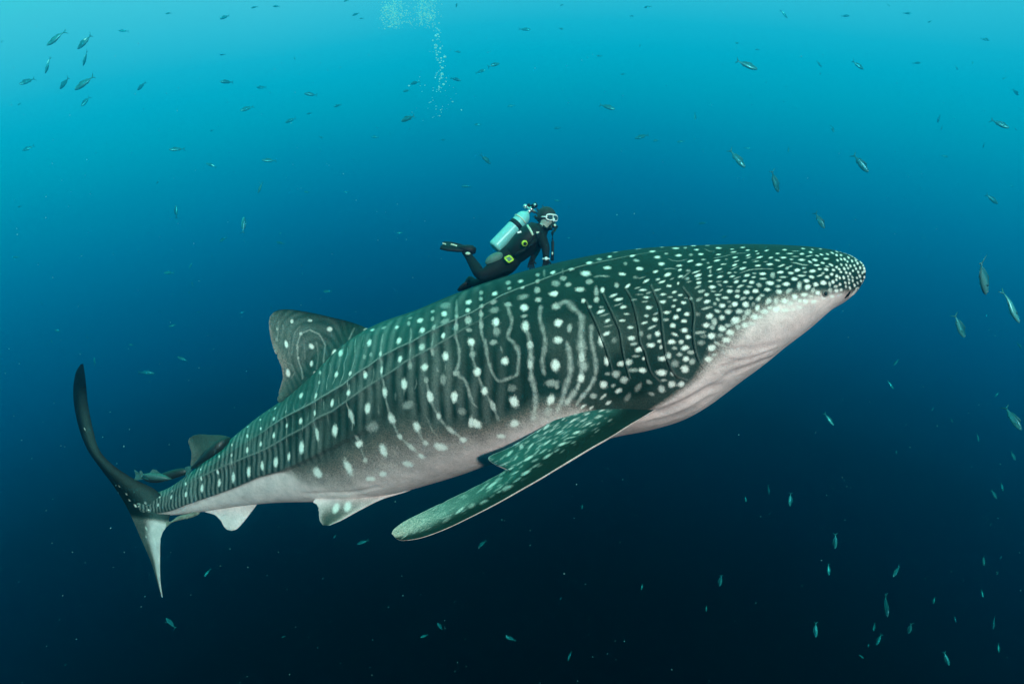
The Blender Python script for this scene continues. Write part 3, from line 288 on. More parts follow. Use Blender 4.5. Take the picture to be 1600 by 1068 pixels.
LINES = [[[581,100,645,3084,621,4550,567,5898],67,28],[[962,800,1041,2831,1044,3868,1021,4726,981,5521],66,28],[[1386,2294,1403,3227,1398,3950,1380,4590,1354,5162,1318,5818],65,28],[[1768,2241,1774,2918,1763,3460,1750,3958,1740,4444,1732,4907,1719,5343],65,28],[[2125,2804,2116,3525,2087,4140],64,28],[[2463,1904,2498,2570,2510,3067,2510,3492,2502,3877,2488,4237],63,28],[[1197,3233,1208,4091,1200,4821,1177,5492],66,28],[[1570,2747,1577,3444,1570,4035,1560,4583,1544,5073],65,28],[[1982,2858,1980,3408,1966,3890,1943,4335,1912,4757,1876,5144],64,28],[[2299,2473,2313,2988,2315,3419,2310,3808,2302,4175,2292,4527,2278,4860,2260,5163],63,28],[[2585,1591,2628,2260,2644,2729,2649,3124,2649,3478,2645,3810,2641,4128,2634,4433,2624,4724],63,28],[[334,1499,298,4720],68,28],[[725,1632,742,3786,694,5237],67,28],[[1311,3079,1310,3953,1291,4705,1260,5391],66,28],[[4103,2669,4103,2890,4099,3091,4092,3278,4083,3454,4072,3623,4059,3784,4043,3939,4020,4083,4004,4233,4005,4406,4013,4582,4013,4745,4009,4898,4002,5035,3995,5183],68,35],[[4657,3596,4643,3753,4627,3904,4599,4038,4571,4168,4561,4312,4568,4467,4574,4617,4581,4764,4583,4902,4569,5019,4545,5138],66,35],[[3621,2467,3642,2910,3677,3186,3769,3244,3863,3222,3930,3153],68,35],[[4220,3643,4217,3880,4212,4105],67,35],[[4467,3845,4455,4235],66,35],[[3427,1792,3462,2271,3478,2635,3486,2944,3489,3221,3488,3479,3484,3722,3475,3949,3459,4163,3439,4369,3417,4571],69,35],[[3933,3628,3896,4090],68,35],[[3803,4030,3770,4335],68,35],[[2743,2344,2758,2891,2759,3348,2750,3759,2734,4141],62,22],[[3073,2500,3080,2956,3076,3351,3064,3710,3046,4047],61,22],[[2821,1194,2889,2000,2917,2506,2929,2913,2932,3268,2927,3588,2914,3886,2895,4168,2871,4441],62,22],[[3233,3851,3222,4168,3205,4472,3183,4763],61,22],[[2646,2792,2656,3204,2658,3570,2654,3908,2645,4228,2632,4533],63,22],[[3385,2568,3395,2928,3397,3244,3393,3532,3384,3801,3371,4057],61,22],[[3617,3107,3616,3383,3609,3638,3599,3879,3585,4109,3568,4332],60,22],[[4253,4240,4243,4448,4230,4649],59,22],[[4280,1830,4325,2216,4337,2472,4323,2653,4302,2810,4289,2979,4291,3174,4295,3366],75,38],[[4463,1698,4484,2067,4490,2359,4482,2596,4465,2801,4442,2985,4415,3150,4386,3305],75,38],[[4581,1584,4611,1952,4618,2225,4592,2406,4575,2594,4581,2820,4581,3026,4562,3191,4534,3335,4505,3474],74,38],[[4644,721,4703,1317,4732,1691,4755,2001,4772,2266,4777,2493,4768,2684,4751,2854,4729,3011,4704,3159,4677,3299,4647,3433,4629,3576,4626,3736,4626,3894],74,38],[[4110,1984,4132,2372,4137,2670,4125,2901,4105,3103,4086,3302,4067,3497],76,38],[[5211,1693,5220,1978,5223,2224,5224,2450,5226,2664,5229,2868,5232,3063,5233,3248,5232,3425,5228,3592],72,38],[[4011,2857,4012,3387],59,20],[[3899,2447,3903,2793,3898,3091],60,20],[[4218,3091,4211,3313,4200,3522,4187,3719],59,20],[[4832,901,4893,1532,4910,1929,4912,2247],57,20],[[5126,3347,5115,3553,5101,3750,5083,3939],56,20],[[4798,3656,4797,4057],57,20],[[5210,1712,5221,1989,5225,2229,5229,2451,5234,2661,5238,2860,5241,3046,5242,3224,5243,3395,5243,3560,5243,3719,5242,3875,5240,4025,5237,4172,5232,4315],128,42],[[5609,2128,5632,2411,5643,2651,5641,2857,5639,3053,5636,3239,5632,3417,5627,3588,5622,3753,5614,3912],126,42],[[6136,1299,6159,1678,6172,1972,6182,2225,6190,2452,6189,2651,6183,2830,6177,3001,6172,3167,6168,3328,6172,3487,6180,3643,6184,3792,6180,3934,6171,4070,6158,4199,6136,4320,6108,4435,6097,4545,6118,4645,6151,4743,6168,4852,6174,4966,6175,5074,6173,5192,6169,5316],121,42],[[5919,2866,5914,3058,5908,3239,5902,3414,5897,3584,5891,3748],124,42],[[6481,2540,6478,2754,6473,2953,6467,3141,6464,3321,6465,3497,6470,3668,6473,3833],119,42],[[5771,4452,5768,4696,5769,4927],124,42],[[5663,4237,5652,4462,5603,4627],78,22],[[5123,3319,5124,3517,5114,3697,5078,3846,5031,3983],81,22],[[5370,3108,5369,3568],80,22],[[4804,851,4851,1502,4850,1900],81,22],[[6016,4089,5995,4393],76,22],[[5488,4450,5451,4672],79,22],[[5335,1925,5362,2583],80,22],[[5230,4328,5227,4469,5222,4607,5218,4742,5216,4872,5215,4994,5215,5112,5216,5243,5216,5380,5216,5522,5219,5665,5227,5807,5243,5946,5265,6083,5288,6221,5309,6364,5326,6512,5342,6666,5356,6826],127,42],[[5762,4999,5765,5116,5768,5244,5772,5377,5778,5512,5785,5650,5793,5790,5804,5931,5819,6066,5840,6194,5860,6323,5878,6459,5894,6600,5910,6747],122,42],[[5488,5706,5482,5926,5482,6152,5498,6378],125,42],[[6169,4943,6174,5073,6176,5218,6175,5371,6171,5531],120,42],[[5641,5365,5647,5510,5652,5659,5652,5813,5649,5972,5659,6127,5677,6278],108,22],[[4563,5715,4557,5981,4547,6263],114,22],[[5365,4477,5342,4711],111,22],[[5594,4408,5583,4589,5570,4765],110,22],[[5087,4612,5066,4791,5041,4960],113,22],[[6182,3690,6180,3835,6176,3977,6168,4110,6154,4236,6135,4355,6110,4467,6097,4574,6120,4678,6152,4782,6166,4892,6168,5001,6167,5114,6165,5235,6161,5363,6163,5488,6179,5603,6199,5715],121,40],[[6332,3826,6324,3967,6316,4104,6312,4240,6312,4374,6315,4506,6318,4635,6320,4760,6322,4881,6325,4993,6331,5100,6337,5217,6344,5339,6350,5465,6356,5593,6361,5725,6365,5861,6365,6002,6363,6149,6359,6301],119,40],[[5842,5998,5851,6208,5871,6405,5898,6592],121,40],[[6492,3960,6487,4095,6481,4227,6477,4356,6474,4484,6473,4611,6476,4733,6483,4848,6494,4968,6512,5055,6546,5087,6592,5073,6637,5064,6680,5058,6715,5019,6738,4936,6754,4822,6770,4712,6782,4598,6792,4478,6801,4355,6810,4230],110,42],[[7031,4441,7011,4578,6990,4711,6973,4842,6963,4971,6959,5095,6956,5234],108,42],[[6544,5061,6621,5057,6695,5053],110,42],[[6914,4330,6905,4453,6896,4573,6886,4691,6877,4806,6867,4917,6855,5016,6844,5123,6837,5238,6835,5359,6833,5484,6827,5611,6816,5740,6801,5872,6785,6006,6766,6143,6745,6282,6721,6426,6696,6577],187,55],[[7281,4626,7273,4750,7265,4869,7255,4980,7243,5084,7228,5199,7210,5316,7187,5429,7158,5537,7127,5644,7098,5754,7072,5873,7048,5998,7023,6123,6995,6241,6963,6351,6930,6462],184,55],[[7192,5901,7138,6042,7083,6177,7030,6308],212,85],[[6775,2649,6778,2839,6784,3017,6797,3186,6800,3342,6787,3483,6766,3613,6743,3736,6723,3852,6740,3965,6771,4079,6783,4207,6788,4338,6787,4466,6781,4591,6769,4708,6753,4820,6737,4928],132,42],[[6494,3692,6488,3854,6482,4011,6478,4166,6475,4317,6474,4465,6476,4609,6479,4749],133,42],[[7277,4474,7273,4622,7266,4764,7254,4900,7238,5021,7221,5149,7204,5285],127,42],[[7570,4186,7559,4322,7547,4454,7537,4585,7532,4715,7531,4842,7529,4963,7524,5073,7514,5195,7503,5322,7491,5454],125,42],[[7093,3084,7081,3236,7068,3382,7060,3527,7060,3672,7063,3814,7063,3952,7063,4087,7060,4217,7053,4342,7041,4463,7026,4577,7008,4684,6986,4783,6971,4887,6965,4992,6960,5095],143,42],[[6911,3682,6916,3835,6920,3983,6919,4126,6914,4265,6907,4400,6898,4530,6887,4656,6875,4779,6862,4897,6849,5005],144,42],[[7243,3263,7295,3214,7348,3165,7389,3193,7417,3325,7440,3480,7468,3610,7492,3737,7500,3872,7492,4014,7480,4153,7469,4285,7456,4414,7443,4540],196,50],[[7443,4540,7433,4667,7422,4790,7412,4909,7402,5017,7392,5131,7383,5253,7373,5381],238,72],[[7144,920,7170,1832],86,30],[[7366,1428,7376,1866],85,30],[[6638,4078,6638,4329],88,30],[[8278,2041,8314,2199,8359,2271,8408,2262,8461,2195],47,40],[[8214,2632,8270,2641,8326,2718],47,40],[[7978,2728,8021,2867,8069,2832],47,40],[[8343,3216,8401,3076,8463,2921],47,40],[[7978,2750,8004,2834],102,45],[[7662,2392,7703,2402,7747,2451,7790,2520],104,45],[[7497,3947,7485,4078,7472,4206,7459,4333,7449,4459,7442,4583,7434,4706,7424,4824,7412,4937,7398,5037,7383,5148,7365,5263,7346,5383,7325,5505,7302,5629],140,50],[[7570,4167,7561,4300,7551,4429,7541,4556,7534,4680,7531,4802,7531,4921,7530,5027,7525,5141,7517,5263,7506,5386,7489,5509,7469,5634],139,50],[[7469,5634,7436,5738,7399,5846,7358,5952,7309,6048,7259,6135,7212,6222,7170,6320,7130,6424],126,70],[[7192,5944,7276,5677],126,70],[[7497,3947,7484,4082,7471,4213,7459,4343,7448,4472,7441,4600,7433,4725,7422,4846,7409,4959,7394,5062,7377,5177,7360,5298],210,35],[[8640,1337,8674,1705,8721,1759],32,45],[[8678,2326,8713,2306,8747,2284,8780,2251,8815,2193,8851,2147,8886,2148,8921,2175,8957,2201],32,45],[[8678,3220,8735,3212],32,45],[[8944,2809,9017,2775],32,45],[[8827,3456,8863,3409,8900,3377,8937,3388,8975,3423,9013,3467,9053,3524,9094,3583],47,50],[[9262,3305,9306,3429,9346,3605,9391,3700],52,85],[[9363,3617,9391,3700],47,50]]
RIDGES = [[2854,3092,3148,2984,3453,3048,3757,3238,4055,3474,4318,3566,4553,3545,4791,3342,5070,3220,5276,3008,5469,2924,5677,2922,5855,2801,6027,2720,6206,2660,6392,2580,6561,2381,6723,2177,6886,2077,7047,2022,7216,1889,7392,1754,7548,1658,7690,1638,7834,1592,7971,1501,8105,1431,8250,1395],[1351,3452,1710,3729,2094,3987,2467,4223,2800,4263,3134,4199,3460,4137,3774,4203,4063,4202,4342,4306,4573,4178,4839,4020,5137,3890,5359,3761,5557,3601,5759,3532,5942,3450,6116,3308,6295,3133,6485,3006,6661,2841],[318,6948,783,6239,1217,5958,1568,5896,1928,5850,2324,5779,2675,5596,3014,5499,3364,5458,3694,5394,4003,5355,4287,5344,4529,5285,4787,5182,5107,5069]]
GILLS = [[7558,3342,7567,3517,7575,3684,7584,3845,7594,4000,7602,4152,7608,4300,7612,4446,7616,4588,7620,4726,7624,4859,7626,4984,7627,5103,7627,5236,7626,5375,7624,5517,7620,5664],[7699,3176,7709,3362,7718,3540,7728,3710,7738,3874,7747,4033,7755,4188,7763,4340,7769,4489,7770,4634,7765,4776,7759,4912,7753,5033,7748,5164,7744,5304,7742,5449,7740,5598,7740,5751,7739,5909],[7892,3207,7905,3383,7916,3554,7923,3721,7926,3887,7926,4048,7927,4204,7925,4356,7923,4503,7920,4647,7914,4787,7908,4920,7908,5037,7917,5162,7922,5296,7920,5439,7919,5585,7919,5739,7922,5893,7933,6041,7952,6181,7973,6324],[8079,3250,8084,3437,8090,3617,8095,3790,8100,3958,8104,4120,8102,4278,8096,4431,8090,4580,8085,4724,8081,4863,8077,4992,8073,5116,8069,5254,8066,5398,8065,5546,8066,5700,8069,5858,8075,6019,8084,6191,8098,6351,8124,6468,8155,6575],[8320,3577,8336,3747,8353,3913,8365,4079,8369,4247,8367,4413,8360,4572,8348,4718,8330,4853,8313,4979,8302,5100,8293,5238,8286,5384,8282,5535,8280,5692,8281,5856,8284,6028,8292,6205,8310,6386,8334,6579]]
FOLDS = [[7604,7676,7670,7611,7738,7577,7807,7597,7873,7634,7937,7642,7997,7625,8054,7600,8106,7574,8159,7549,8214,7522,8272,7484,8338,7505,8416,7640,8500,7845],[8475,7392,8547,7402,8613,7441,8676,7566,8734,7676,8788,7764,8848,7898,8918,8134,9020,8750,9078,8700,9158,8800,9218,8700],[8516,5746,8570,5985,8622,6219,8676,6422,8729,6600,8780,6738,8834,6866,8893,7024,8959,7215,9036,7480],[8553,6487,8619,6767,8680,7042,8740,7197,8798,7272,8861,7384,8930,7531,9010,7752],[7667,7995,7732,8048,7801,8111,7868,8166,7933,8196,7997,8213,8057,8223,8112,8216,8167,8190,8223,8129,8281,8053,8343,7990,8413,7970],[8468,6724,8560,6870,8638,6976,8707,7035],[3256,7469,3381,7491,3503,7519,3621,7556,3734,7605,3844,7665,3951,7746,4054,7829,4158,7887,4264,7901,4368,7881,4461,7855,4549,7842]]
DARK_EDGE = [0,7000,172,7204,441,6935,744,6568,1050,6138,1311,6000,1540,5962,1770,5943,2025,5889,2289,5837,2532,5733,2756,5590,2980,5538,3213,5517,3443,5472,3661,5427,3868,5385,4069,5377,4257,5369,4424,5339,4581,5288,4749,5187,4949,5075,5162,4984,5324,4952,5438,5124,5546,5430,5661,5666,5779,5845,5894,5983,6005,6094,6120,6184,6241,6243,6371,6261,6502,6207,6628,6097,6747,5994,6858,5952,6959,5988,7064,6072,7163,6244,7254,6516,7354,6804,7459,7052,7554,7295,7650,7394,7758,7281,7869,7112,7966,6967,8051,6817,8126,6669,8203,6510,8280,6304,8361,6062,8457,5836,8545,5607,8625,5419,8701,5261,8770,5114,8842,4998,8923,4922,9015,4885,9121,4906,9225,4977,9323,5092,9418,5318,9522,5690,9636,6164,9778,6660]
BELLY_EDGE = [0,8000,154,8199,433,7204,744,6747,1052,6348,1315,6200,1547,6132,1779,6079,2039,6000,2306,5929,2550,5822,2778,5703,3017,5608,3212,5817,3326,6361,3429,6901,3538,7392,3694,7668,3869,7835,4046,7970,4229,8003,4409,7916,4567,7836,4723,7784,4900,7736,5113,7708,5304,7709,5464,7715,5618,7738,5761,7750,5898,7719,6033,7641,6171,7545,6312,7435,6458,7287,6597,7108,6724,6981,6839,6957,6943,7006,7050,7094,7161,7251,7277,7489,7403,7724,7520,7856,7635,7781,7750,7573,7865,7395,7967,7279,8058,7172,8138,7059,8224,6972,8324,6934,8444,6895,8554,6791,8638,6613,8706,6371,8767,6124,8829,5886,8902,5730,8990,5654,9093,5655,9203,5725,9305,5840,9408,6045,9524,6407,9656,6948,9851,7947]
FIN_SPOTS = [[-2027,-515,17,33,20,95],[-2057,193,16,22,0,80],[-1887,200,23,14,0,70],[-1707,120,26,25,0,95],[-2110,-21,18,39,-10,100],[-1972,78,17,18,0,60],[-1880,-41,22,31,-30,100],[-1648,-101,22,37,20,100],[-1884,-203,18,29,0,90],[-2115,-293,21,41,0,100],[-1846,-293,13,22,0,70],[-1852,-388,11,22,15,60],[-2027,-514,18,33,20,90],[-1341,117,22,13,-10,60],[-2198,122,13,20,0,35],[-2009,-150,11,17,0,50],[-2202,25,13,23,0,25],[-2216,-168,15,28,0,30],[-2009,-49,13,37,0,35],[-1343,116,25,13,-15,75]]
FIN_LINES = [[[-2004,-205,-2013,-150,-2007,-21,-1972,78,-1889,113,-1802,71,-1751,-30,-1755,-178,-1743,-242],8,38],[[-2004,-205,-1977,-297,-1972,-344],8,38],[[-1648,-101,-1659,-205],8,38],[[-1580,-49,-1585,-132],8,38],[[-1461,126,-1502,25],8,38],[[-1846,-293,-1852,-388],8,38],[[-1944,7,-1949,-159],6,20],[[-1834,-3,-1815,-159,-1825,-251],6,20],[[-2064,-122,-2046,7,-2027,90,-1981,145],6,20],[[-2110,-196,-2073,-215,-2055,-288,-2092,-344],6,20],[[-2138,154,-2147,80],6,20],[[-2184,191,-2193,43],6,20],[[-2073,43,-2092,-122],6,20],[[-2276,-49,-2221,-159],6,20]]
PEC_SPOTS = [[371,-497,29,16,-38,95],[508,-457,25,12,-40,90],[569,-468,22,10,-35,85],[401,-521,16,6,-38,80],[470,-518,23,7,-30,60],[539,-518,18,7,-25,80],[436,-567,27,8,-35,90],[505,-560,20,6,-28,60],[542,-579,25,8,-25,75],[375,-560,16,6,-38,70],[455,-638,25,10,-22,85],[252,-621,26,12,-38,90],[198,-649,20,7,-38,60],[242,-659,19,7,-38,70],[293,-636,23,5,-35,70],[341,-645,27,6,-32,85],[119,-688,22,7,-38,75],[170,-686,20,6,-38,60],[37,-744,25,8,-30,60],[68,-756,11,22,48,75],[136,-745,26,7,-42,95],[252,-713,31,7,-34,90],[351,-713,27,10,-22,80],[300,-710,20,7,-30,50],[-45,-770,23,6,-35,50],[-17,-802,26,10,-38,85],[27,-820,16,7,-50,70],[116,-812,34,10,-28,95],[218,-765,27,6,-32,60],[245,-788,30,10,-30,60],[191,-744,27,5,-40,50],[-48,-863,27,6,-35,60],[-17,-891,30,7,-32,85],[-75,-879,20,5,-30,40],[95,-891,31,11,-28,75],[20,-904,27,5,-32,60],[54,-846,25,5,-35,50],[-137,-984,38,9,-30,95],[-24,-983,33,14,-28,60],[-205,-1010,20,7,-30,50],[163,-846,30,8,-28,35],[614,-533,23,8,-20,60],[409,-672,34,5,-15,50],[314,-608,18,7,-35,50],[416,-601,25,5,-35,40],[382,-608,27,4,-35,50],[218,-696,25,4,-38,60],[177,-771,27,4,-40,50],[109,-778,27,4,-40,40],[34,-935,27,7,-30,35],[-69,-928,27,5,-30,40],[-103,-956,20,5,-30,50],[-178,-990,20,5,-30,50],[578,-384,27,20,-5,50],[756,-349,30,18,-28,70],[646,-391,31,10,-40,65],[684,-433,27,14,-30,80],[507,-458,27,11,-36,85],[565,-467,22,8,-35,75],[643,-490,22,8,-20,70],[537,-517,18,7,-30,75],[616,-531,27,10,-18,60],[513,-558,22,8,-30,65],[899,-323,19,41,30,22],[824,-394,20,38,35,20],[783,-459,14,34,45,15],[469,-517,20,7,-30,60],[462,-555,27,7,-30,60],[-133,-981,30,7,-32,85],[-345,-1118,30,10,-32,80],[-184,-1066,27,14,-20,70],[-269,-1090,23,16,-20,35],[-430,-1206,23,14,-15,65],[-536,-1232,23,14,-25,45],[-310,-1155,41,10,-28,35],[-31,-981,34,15,-20,50],[-58,-1022,41,14,-28,30],[-379,-1193,41,16,-25,25],[-501,-1275,48,20,-25,20],[-638,-1281,34,18,-20,20],[-706,-1336,41,27,-20,20],[-229,-1124,41,11,-28,30]]
EYE = (0.9464, 0.5782)
NOS = (0.9714, 0.6774)

def hermite(ts, pts, q):
    """smooth curve through pts (n,k) at parameters ts"""
    ts = np.asarray(ts, float); pts = np.asarray(pts, float)
    d = np.diff(pts, axis=0) / np.diff(ts)[:, None]
    m = np.empty_like(pts)
    m[1:-1] = (d[:-1] * np.diff(ts)[1:, None] + d[1:] * np.diff(ts)[:-1, None]) / (ts[2:] - ts[:-2])[:, None]
    m[0] = d[0]; m[-1] = d[-1]
    q = np.asarray(q, float)
    i = np.clip(np.searchsorted(ts, q, side='right') - 1, 0, len(ts) - 2)
    h = (ts[i + 1] - ts[i]); s = ((q - ts[i]) / h)[:, None]; h = h[:, None]
    return ((2*s**3 - 3*s**2 + 1) * pts[i] + (s**3 - 2*s**2 + s) * h * m[i]
            + (-2*s**3 + 3*s**2) * pts[i + 1] + (s**3 - s**2) * h * m[i + 1])


def body_frame(ST, us):
    """ST rows: top xyz, bottom xyz, half width, side bias. us in 0..1 along the back"""
    ST = np.asarray(ST, float)
    C = (ST[:, :3] + ST[:, 3:6]) / 2
    s = np.r_[0, np.cumsum(np.linalg.norm(np.diff(C, axis=0), axis=1))]; s /= s[-1]
    q = hermite(s, ST, us)
    e = 1e-3
    qa = hermite(s, ST, np.clip(us - e, 0, 1)); qb = hermite(s, ST, np.clip(us + e, 0, 1))
    tan = (qb[:, :3] + qb[:, 3:6] - qa[:, :3] - qa[:, 3:6]) / 2
    V = (q[:, :3] - q[:, 3:6]) / 2
    N = np.cross(tan, V); N[:, 2] *= 1.0
    N /= np.linalg.norm(N, axis=1)[:, None] + 1e-12
    N *= np.where(N[:, 1] > 0, -1, 1)[:, None]
    return (q[:, :3] + q[:, 3:6]) / 2, V, N, np.maximum(q[:, 6], .002), q[:, 7]


def body_grid(ST, us, vs):
    C, V, N, w, b = body_frame(ST, us)
    th = np.pi * np.asarray(vs)
    ct, st = np.cos(th), np.sin(th)
    cx = np.sign(ct) * np.abs(ct) ** .94
    sx = np.sign(st) * np.abs(st) ** .90
    W = w[:, None] * sx[None] * (1 - b[:, None] * ct[None])
    return C[:, None] + V[:, None] * cx[None, :, None] + N[:, None] * W[..., None]


# ---------------------------------------------------------------- open water and the haze in it
def make_water():
    Rr = 70.; nu, nv = 60, 96
    el = np.linspace(R(-89.5), R(84), nu); az = np.linspace(R(-118), R(118), nv)
    E, A = np.meshgrid(el, az, indexing='ij')
    V = np.stack([np.sin(A) * np.cos(E), np.cos(A) * np.cos(E), np.sin(E)], -1).reshape(-1, 3) * Rr
    me = raw_mesh('water', V, grid_faces(nu, nv))
    m = bpy.data.materials.new('open_water'); m.use_nodes = True
    nt = m.node_tree; nt.nodes.clear()
    t = nt.nodes.new('ShaderNodeTexCoord'); e = nt.nodes.new('ShaderNodeEmission'); e.inputs['Strength'].default_value = .875; o = nt.nodes.new('ShaderNodeOutputMaterial')
    nt.links.new(water_glow(nt, t.outputs['Object']), e.inputs['Color'])
    nt.links.new(e.outputs[0], o.inputs['Surface'])
    m.cycles.emission_sampling = 'NONE'
    o = link('water', me, m)
    tag(o, kind='structure', label='deep blue open sea water, pale near the surface')


def make_haze():
    x0, x1, y0, y1, z0, z1 = -27, 27, -1.0, 27, -17, 17
    V = [(x, y, z) for x in (x0, x1) for y in (y0, y1) for z in (z0, z1)]
    me = bpy.data.meshes.new('haze')
    me.from_pydata(V, [], [(0, 1, 3, 2), (4, 6, 7, 5), (0, 4, 5, 1), (2, 3, 7, 6), (0, 2, 6, 4), (1, 5, 7, 3)])
    m = bpy.data.materials.new('water_haze'); m.use_nodes = True
    nt = m.node_tree; nt.nodes.clear()
    v = nt.nodes.new('ShaderNodeVolumePrincipled'); o = nt.nodes.new('ShaderNodeOutputMaterial')
    v.inputs['Color'].default_value = (.003, .16, .26, 1)
    v.inputs['Density'].default_value = .070
    v.inputs['Anisotropy'].default_value = .95
    v.inputs['Absorption Color'].default_value = (0.0, .81, .90, 1)
    nt.links.new(v.outputs[0], o.inputs['Volume'])
    h = link('haze', me, m)
    tag(h, kind='stuff', label='blue haze hanging in the sea water')


make_water()
make_haze()

# ---------------------------------------------------------------- whale shark
ST = np.array(ST)
NU, NV = 1500, 700
US = np.linspace(0, 1, NU); VS = np.linspace(-1, 1, NV, endpoint=False)


ROUGH = None


def curve_v(flat, us):
    a = np.array(flat, float).reshape(-1, 2) / 1e4
    a = a[np.argsort(a[:, 0])]
    return np.interp(us, a[:, 0], a[:, 1])


def splat(H, us, vs, u, v, A, amp, soft=1.3, hard=.45, add=False):
    """soft ellipse at (u, v) with axes A (2x2) into H (near side, v >= vs[0])"""
    ext = np.abs(A).sum(1) * soft
    i0, i1 = np.searchsorted(us, [u - ext[0], u + ext[0]]); j0, j1 = np.searchsorted(vs, [v - ext[1], v + ext[1]])
    if i1 <= i0 or j1 <= j0: return
    Mi = np.linalg.inv(A)
    dx = us[i0:i1, None] - u; dy = vs[None, j0:j1] - v
    r = np.sqrt((Mi[0, 0] * dx + Mi[0, 1] * dy) ** 2 + (Mi[1, 0] * dx + Mi[1, 1] * dy) ** 2)
    if ROUGH is not None: r = r * (1 + ROUGH[i0:i1, j0:j1])
    val = amp * (1 - sstep(hard, soft, r))
    if add: H[i0:i1, j0:j1] += val
    else: H[i0:i1, j0:j1] = np.maximum(H[i0:i1, j0:j1], val)


def cloud(nu, nv, cells, rng):
    """smooth random field in -1..1"""
    a = rng.uniform(-1, 1, (cells[0] + 2, cells[1] + 2))
    x = np.linspace(0, cells[0], nu); y = np.linspace(0, cells[1], nv)
    i = x.astype(int); j = y.astype(int); fx = (x - i)[:, None]; fy = (y - j)[None]
    fx = fx * fx * (3 - 2 * fx); fy = fy * fy * (3 - 2 * fy)
    g = lambda p, q: a[np.ix_(i + p, j + q)]
    return (g(0, 0) * (1 - fx) + g(1, 0) * fx) * (1 - fy) + (g(0, 1) * (1 - fx) + g(1, 1) * fx) * fy


def make_body(shark):
    global ROUGH
    P = body_grid(ST, US, VS)
    J0 = NV // 2                                   # index of v = 0
    vs = VS[J0 - 80:]                              # near side plus a margin over the back
    H = np.zeros((NU, len(vs)))
    rg0 = np.random.default_rng(9)
    ROUGH = .13 * cloud(NU, len(vs), (260, 70), rg0) + .12 * cloud(NU, len(vs), (620, 170), rg0) + .14 * rg0.uniform(-1, 1, (NU, len(vs)))
    # local scale: metres per u and per v, for marks given in metres
    dPu = np.linalg.norm(np.gradient(P, axis=0), axis=2) * (NU - 1)
    dPv = np.linalg.norm(np.roll(P, -1, 1) - P, axis=2) * NV / 2
    def met(u, v):
        i = min(NU - 1, max(0, int(u * (NU - 1)))); j = int((v + 1) / 2 * NV) % NV
        return max(dPu[i, j], 1.), max(dPv[i, j], .12)
    rnd = random.Random(3)
    for u, v, a, b, c, d, amp in SPOTS:
        A = np.array([[a, c], [b, d]]) / 1e5
        if abs(np.linalg.det(A)) < 1e-9: continue
        splat(H, US, vs, u / 1e4, v / 1e4, A, min(1., amp / 100. * 1.08), 1.22, .40)
    for flat, r, amp in LINES:
        q = np.array(flat, float).reshape(-1, 2) / 1e4; r = r / 1e4
        n = max(2, len(q) * 12)
        t = np.linspace(0, len(q) - 1, n); q = np.stack([np.interp(t, range(len(q)), q[:, k]) for k in (0, 1)], 1)
        ph = rnd.uniform(0, 6)
        for i, (u, v) in enumerate(q):
            mu, mv = met(u, v); k = 1 + .16 * math.sin(i * .11 + ph) + .08 * math.sin(i * .37 + ph)
            e = min(1, .45 + i / 14, .45 + (n - 1 - i) / 14)
            splat(H, US, vs, u, v, np.diag([r * k * e / mu, r * k * e / mv]), amp / 100. * .62 * (1 + .22 * math.sin(i * .19 + ph)) * e, 1.65, .0)
    # pale line coloured beside each gill slit, then relief (metres, outwards)
    for g in GILLS:
        q = np.array(g, float).reshape(-1, 2) / 1e4; n = len(q) * 8; t = np.linspace(0, len(q) - 1, n)
        for u, v in zip(*[np.interp(t, range(len(q)), q[:, k]) for k in (0, 1)]):
            mu, mv = met(u, v); splat(H, US, vs, u + .012 / mu, v, np.diag([.005 / mu, .010 / mv]), .10, 1.7, .0)
    ROUGH = None
    D = np.zeros((NU, len(vs)))
    for k, fl in enumerate(RIDGES):
        a = np.array(fl, float).reshape(-1, 2) / 1e4; a = a[np.argsort(a[:, 0])]
        rv = np.interp(US, a[:, 0], a[:, 1])
        w = sstep(a[0, 0] - .03, a[0, 0] + .05, US) * (1 - sstep(a[-1, 0] - .08, a[-1, 0] + .03, US))
        d = vs[None] - rv[:, None]
        mv = dPv[:, J0 + 100][:, None]
        dm = d * mv
        D += (w * (.011, .009, .020)[k])[:, None] * np.where(dm < 0, np.exp(-(dm / .085) ** 2), np.exp(-(dm / .022) ** 2))
        H[:] = np.maximum(H, (w * (.24, .18, .0)[k])[:, None] * np.exp(-((dm + .006) / .007) ** 2))  # light catching the upper ridge crests, painted as a thin pale line
    dm = vs[None] * dPv[:, J0][:, None]
    D += .02 * np.exp(-(dm / .05) ** 2) * sstep(.08, .3, US)[:, None] * (1 - sstep(.6, .8, US))[:, None]
    def carve(flat, r, depth, lip=0.):
        G = np.zeros_like(D)
        q = np.array(flat, float).reshape(-1, 2) / 1e4
        n = len(q) * 5; t = np.linspace(0, len(q) - 1, n)
        q = np.stack([np.interp(t, range(len(q)), q[:, k]) for k in (0, 1)], 1)
        for s, (u, v) in enumerate(q):
            mu, mv = met(u, v); e = min(1, s / n * 6, (n - s) / n * 6)
            splat(G, US, vs, u, v, np.diag([r / mu, r / mv]), e, 1.6, .1)
            if lip: splat(LP, US, vs, u + 2.6 * r / mu, v, np.diag([2.2 * r / mu, 2.0 * r / mv]), e * lip, 1.5, .1)
        return G * depth
    LP = np.zeros_like(D)
    for g in GILLS: D -= carve(g, .0065, .008, .008)
    D += LP
    for k, g in enumerate(FOLDS): D -= carve(g, (.045, .03, .025, .02, .05, .02, .03)[k], (.022, .010, .006, .004, .008, .005, .010)[k])
    # tone of the belly: dark above DARK_EDGE, white below BELLY_EDGE
    dv = curve_v(DARK_EDGE, US)[:, None]; wv = curve_v(BELLY_EDGE, US)[:, None]
    rg = np.random.default_rng(5)
    wob = np.convolve(rg.normal(0, 1, NU + 60), np.ones(30) / 30, 'same')[30:-30] * .02
